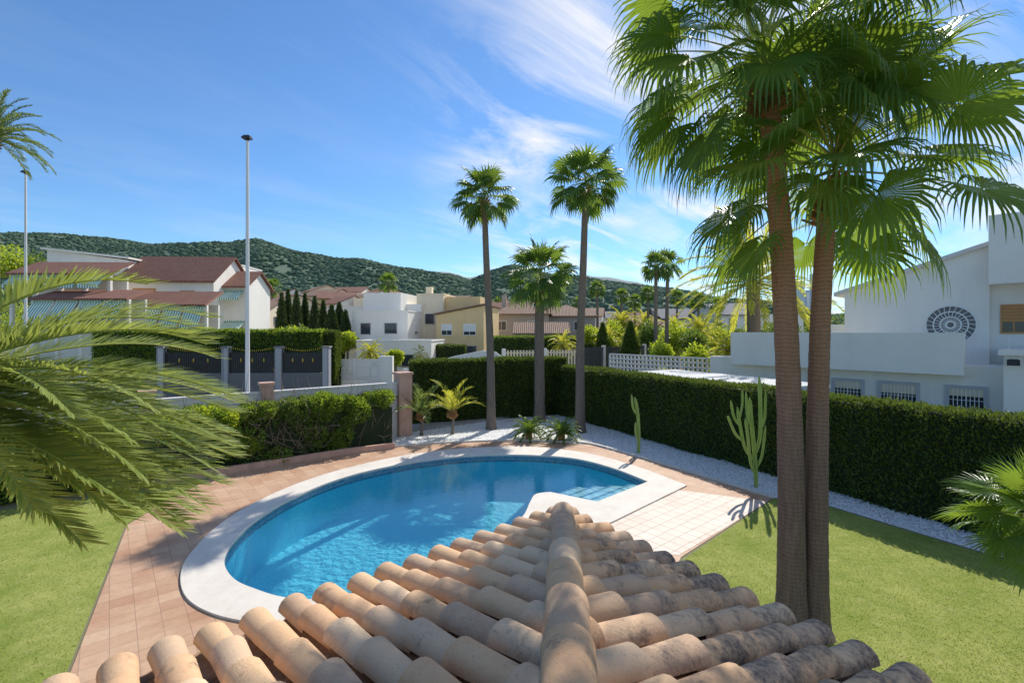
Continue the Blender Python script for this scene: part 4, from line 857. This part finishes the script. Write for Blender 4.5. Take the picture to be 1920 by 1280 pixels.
for px,yt,D,r in ((528,552,66,1.0),(540,545,68,1.0),(556,548,66,1.1),(572,553,68,1.0),(590,558,66,1.0),(606,566,64,1.0),(622,575,60,1.3),(636,570,62,1.4),(648,585,58,1.0)):
    cypress('dark columnar cypress tree in a garden',sx(px,D),D,sz(yt,D),r)
cypress('rounded clipped dark green conifer',sx(1182,50),50,sz(606,50),1.1,2500,m_hedge)
cypress('rounded clipped conifer in a garden',sx(1130,56),56,sz(608,56),1.0,1800,m_hedge)
trees=[(560,600,50,2.2,'t'),(1105,606,62,2.2,'l'),(1155,600,70,2.6,'l'),(1215,598,60,2.4,'t'),(1262,598,52,2.6,'l'),(1300,612,48,2.0,'t'),(1330,600,60,2.8,'l'),(1385,605,60,2.4,'t'),(1450,600,50,2.5,'t'),(1475,590,70,3,'t'),(1240,580,90,4,'t'),(1180,578,110,5,'t'),(1290,576,100,4.5,'t'),(1350,580,110,5,'l'),(1420,572,120,5,'t'),(1580,574,140,8,'t'),(1530,582,110,5,'t'),(1620,580,90,4,'t'),(900,600,90,3.2,'t'),(940,585,100,4,'t'),(1040,588,110,4.5,'t'),(1095,588,100,4,'t'),(780,608,70,2.2,'l'),(650,620,54,1.5,'l'),(520,578,95,3,'t'),(610,570,100,2.5,'t'),(700,562,140,5,'t'),(745,556,150,6,'t'),(800,562,140,6,'t'),(860,566,150,6,'t'),(450,575,66,2.5,'t'),(545,566,110,4,'t'),(640,572,98,2.4,'t'),(1000,590,130,6,'t'),(20,560,70,5,'l'),(80,465,95,5,'t'),(20,455,90,5,'l'),(545,610,44,1.5,'l'),(740,655,47,1.0,'l'),(1460,640,40,2.0,'l'),(1310,640,40,1.5,'l'),(1240,640,44,1.3,'l'),(1140,625,58,1.6,'l'),(670,575,95,2.2,'t')]
for px,yt,D,r,k in trees:
    crown_tree('garden_tree',{'t':'leafy dark green garden tree','l':'bright yellow-green garden tree'}[k],sx(px,D),D,sz(yt,D),r,m_tree if k=='t' else m_shrub2,3000 if D<80 else 1800,.28 if D<80 else .5,ratio=.85)
ft=thing('distant_fan_palm','slender fan palm among the houses','palm tree',(sx(728,85),85,0),group='palms among the houses')
nb=palm_trunk([(0,0,0),(.1,0,4),(0,0,9.2)],.2,.15,8,1.2,.4); mkobj('trunk',nb,[m_trunkf],ft,smooth=True)
nb=fan_crown(28,.8,.8,12,(0,0,9.4),.8); mkobj('crown',nb,[m_fanf,m_petiole],ft)
def zscale(py,D): return sz(py,D)/10.2
ft.scale=(zscale(517,85)*1.0,)*3
for px,py,D in ((510,528,90),(1230,480,48),(1252,478,50),(1120,530,85),(1215,540,75),(1190,555,80),(1270,548,80),(1310,552,62),(1083,560,95),(620,560,110),(1165,545,90),(1345,560,70),(935,560,100)):
    copy_thing(ft,(sx(px,D),D,0),rng.uniform(0,6),(1.1,1.1,zscale(py,D)) if D<60 else zscale(py,D))
dt=feather_palm('feather palm among neighbouring gardens',sx(1055,50),50,4.0,2.3,34,.22,m_yel,m_trunkf,'distant_feather_palm',24,.45,'feather palms among the houses',1.5,.08)
dt.scale=(.8,)*3
for px,py,D,s in ((695,610,42,.75),(1165,560,75,1.6),(1210,566,78,1.5),(1140,590,58,1.0),(1310,566,55,1.3),(1345,575,66,1.2),(1290,590,60,1.0),(790,632,50,.6),(1245,690,36,.4),(1440,660,34,.6),(1190,600,62,1.0),(1265,580,70,1.3)):
    copy_thing(dt,(sx(px,D),D,0),rng.uniform(0,6),s*.9)
def car(x,y,rot,paint,label):
    t=thing('parked_car',label,'car',(x,y,0),rot,group='cars parked on the street')
    pr=[(-2.1,.35),(2.1,.35),(2.15,.7),(2.0,.85),(1.2,.95),(.5,1.42),(-1.0,1.45),(-1.8,1.0),(-2.12,.9)]
    nb=NB(); n=len(pr)
    V=[];
    for yy,s_ in ((-.86,.97),(-.78,1),(.78,1),(.86,.97)):
        for x_,z_ in pr: V.append((x_*s_,yy*(.84 if z_>1.1 else 1),.35+(z_-.35)*s_))
    Q=[(k*n+i,k*n+(i+1)%n,(k+1)*n+(i+1)%n,(k+1)*n+i) for k in range(3) for i in range(n)]
    nb.add(V,Q); nb.F.append((np.array([list(range(n))[::-1],[3*n+i for i in range(n)]]),0)); mkobj('body',nb,[paint],t)
    nb=NB()
    for s_ in (-1,1):
        nb.poly([(1.05,s_*.875,.98),(.48,s_*.77,1.36),(-.95,s_*.77,1.38),(-1.6,s_*.875,1.0)])
    nb.poly([(1.22,-.7,.97),(1.22,.7,.97),(.54,.62,1.4),(.54,-.62,1.4)]); nb.poly([(-1.86,-.7,1.02),(-1.06,-.6,1.43),(-1.06,.6,1.43),(-1.86,.7,1.02)])
    mkobj('window',nb,[m_glass],t)
    for wx in (-1.3,1.3):
        for wy in (-.8,.8): nb=NB(); nb.tube([(wx,wy-.1,.32),(wx,wy+.1,.32)],.32,14); mkobj('wheel',nb,[m_black],t)
m_car1=basic('silver_car_paint',(.5,.55,.62),(.45,.5,.58),1,.3,metal=.5); m_car2=basic('white_car_paint',(.75,.77,.8),(.7,.72,.75),1,.3)
car(sx(1238,66),66,R(15),m_car2,'white parked car beside a dark fence'); car(sx(1262,74),74,R(25),m_car1,'silver-blue parked car on the street')

# ------------------------------------------------------------ hills
prof=np.array([(-900,480),(-300,455),(0,446),(100,446),(200,455),(300,464),(380,474),(430,480),(480,470),(550,479),(620,484),(680,478),(740,494),(800,510),(850,518),(885,529),(920,514),(960,502),(1020,510),(1080,517),(1150,526),(1250,542),(1350,556),(1450,570),(1550,584),(1650,591),(1900,603),(2600,603)],float)
def hill(name,DR,D0,D1,yoff,mat,amp,pr=prof,nx=260,ny=40):
    px=np.linspace(-900,2600,nx); Dm=np.linspace(D0,D1,ny); A,B=np.meshgrid(px,Dm,indexing='ij')
    yr=np.interp(A,pr[:,0],pr[:,1])+yoff; zr=(620-yr)/F*DR
    f=np.where(B<DR,np.clip((B-D0)/(DR-D0),0,1)**.9,1-(B-DR)/(D1-DR)*1.0)
    f=np.sin(f*np.pi/2)**1.1
    X=(A-960)/F*B
    Z=zr*f + amp*f*(1-f*.85)*sn(X/45,B/60,3)*2.2 + amp*.25*sn(X/14,B/17,1)*f*(1-f*.7) -1
    V=np.stack([X,B,Z],-1); i=np.arange(nx-1)[:,None]*ny+np.arange(ny-1)[None]; Q=np.stack([i,i+ny,i+ny+1,i+1],-1).reshape(-1,4)
    nb=NB(); nb.add(V.reshape(-1,3),Q); mkobj(name,nb,[mat],smooth=True,kind='structure')
    return X,B,Z,A
m_hill=basic('forest_hillside',(.095,.15,.10),(.13,.18,.12),.02,.95,.5,.2)
m_hill2=basic('bare_far_hillside_hazed',(.24,.27,.27),(.19,.25,.24),.008,.95)  # blue-grey base colour paints distance haze into the far slopes
X,B,Z,A=hill('hills',620,220,1000,4,m_hill,22)
fp=np.array([(-900,450),(0,446),(100,446),(170,450),(230,453),(300,461),(360,468),(420,476),(470,500),(600,520),(780,520),(820,506),(850,508),(880,520),(900,516),(960,512),(1060,524),(1100,516),(1160,522),(1260,545),(1500,590),(2600,600)],float)
hill('far_hills',1500,1000,2200,0,m_hill2,20,fp)
m_pine=leafmat('pine_forest',(.085,.135,.09),(.125,.18,.12),0,rough=.95,spec=.05)
n=42000; pxs=rng.uniform(-150,1750,n); Ds=220+400*rng.uniform(.02,1.06,n)**.75
nx,ny=X.shape; fi=(pxs+900)/3500*(nx-1); fj=(Ds-220)/780*(ny-1); i0=fi.astype(int);j0=fj.astype(int); a_=fi-i0;b_=fj-j0
zz=Z[i0,j0]*(1-a_)*(1-b_)+Z[i0+1,j0]*a_*(1-b_)+Z[i0,j0+1]*(1-a_)*b_+Z[i0+1,j0+1]*a_*b_
xx=(pxs-960)/F*Ds
ok=(sn(xx/18,Ds/22,5)>-.85)&(zz>2); xx,Ds,zz=xx[ok],Ds[ok],zz[ok]; n=len(xx)
ph=(1+5**.5)/2; ico=nrm(np.array([(-1,ph,0),(1,ph,0),(-1,-ph,0),(1,-ph,0),(0,-1,ph),(0,1,ph),(0,-1,-ph),(0,1,-ph),(ph,0,-1),(ph,0,1),(-ph,0,-1),(-ph,0,1)],float))
icf=np.array([(0,11,5),(0,5,1),(0,1,7),(0,7,10),(0,10,11),(1,5,9),(5,11,4),(11,10,2),(10,7,6),(7,1,8),(3,9,4),(3,4,2),(3,2,6),(3,6,8),(3,8,9),(4,9,5),(2,4,11),(6,2,10),(8,6,7),(9,8,1)])
rr=rng.uniform(.9,2.3,n); V=ico[None]*rr[:,None,None]*rng.uniform(.55,1.35,(n,12,1))*np.array([1.2,1.2,.75]); V+=np.stack([xx,Ds,zz+rr*.15],-1)[:,None]
nb=NB(); nb.add(V.reshape(-1,3),(icf[None]+12*np.arange(n)[:,None,None]).reshape(-1,3)); mkobj('hillside_forest',nb,[m_pine],smooth=True,kind='stuff',label='dense pine forest covering the hills',category='forest')
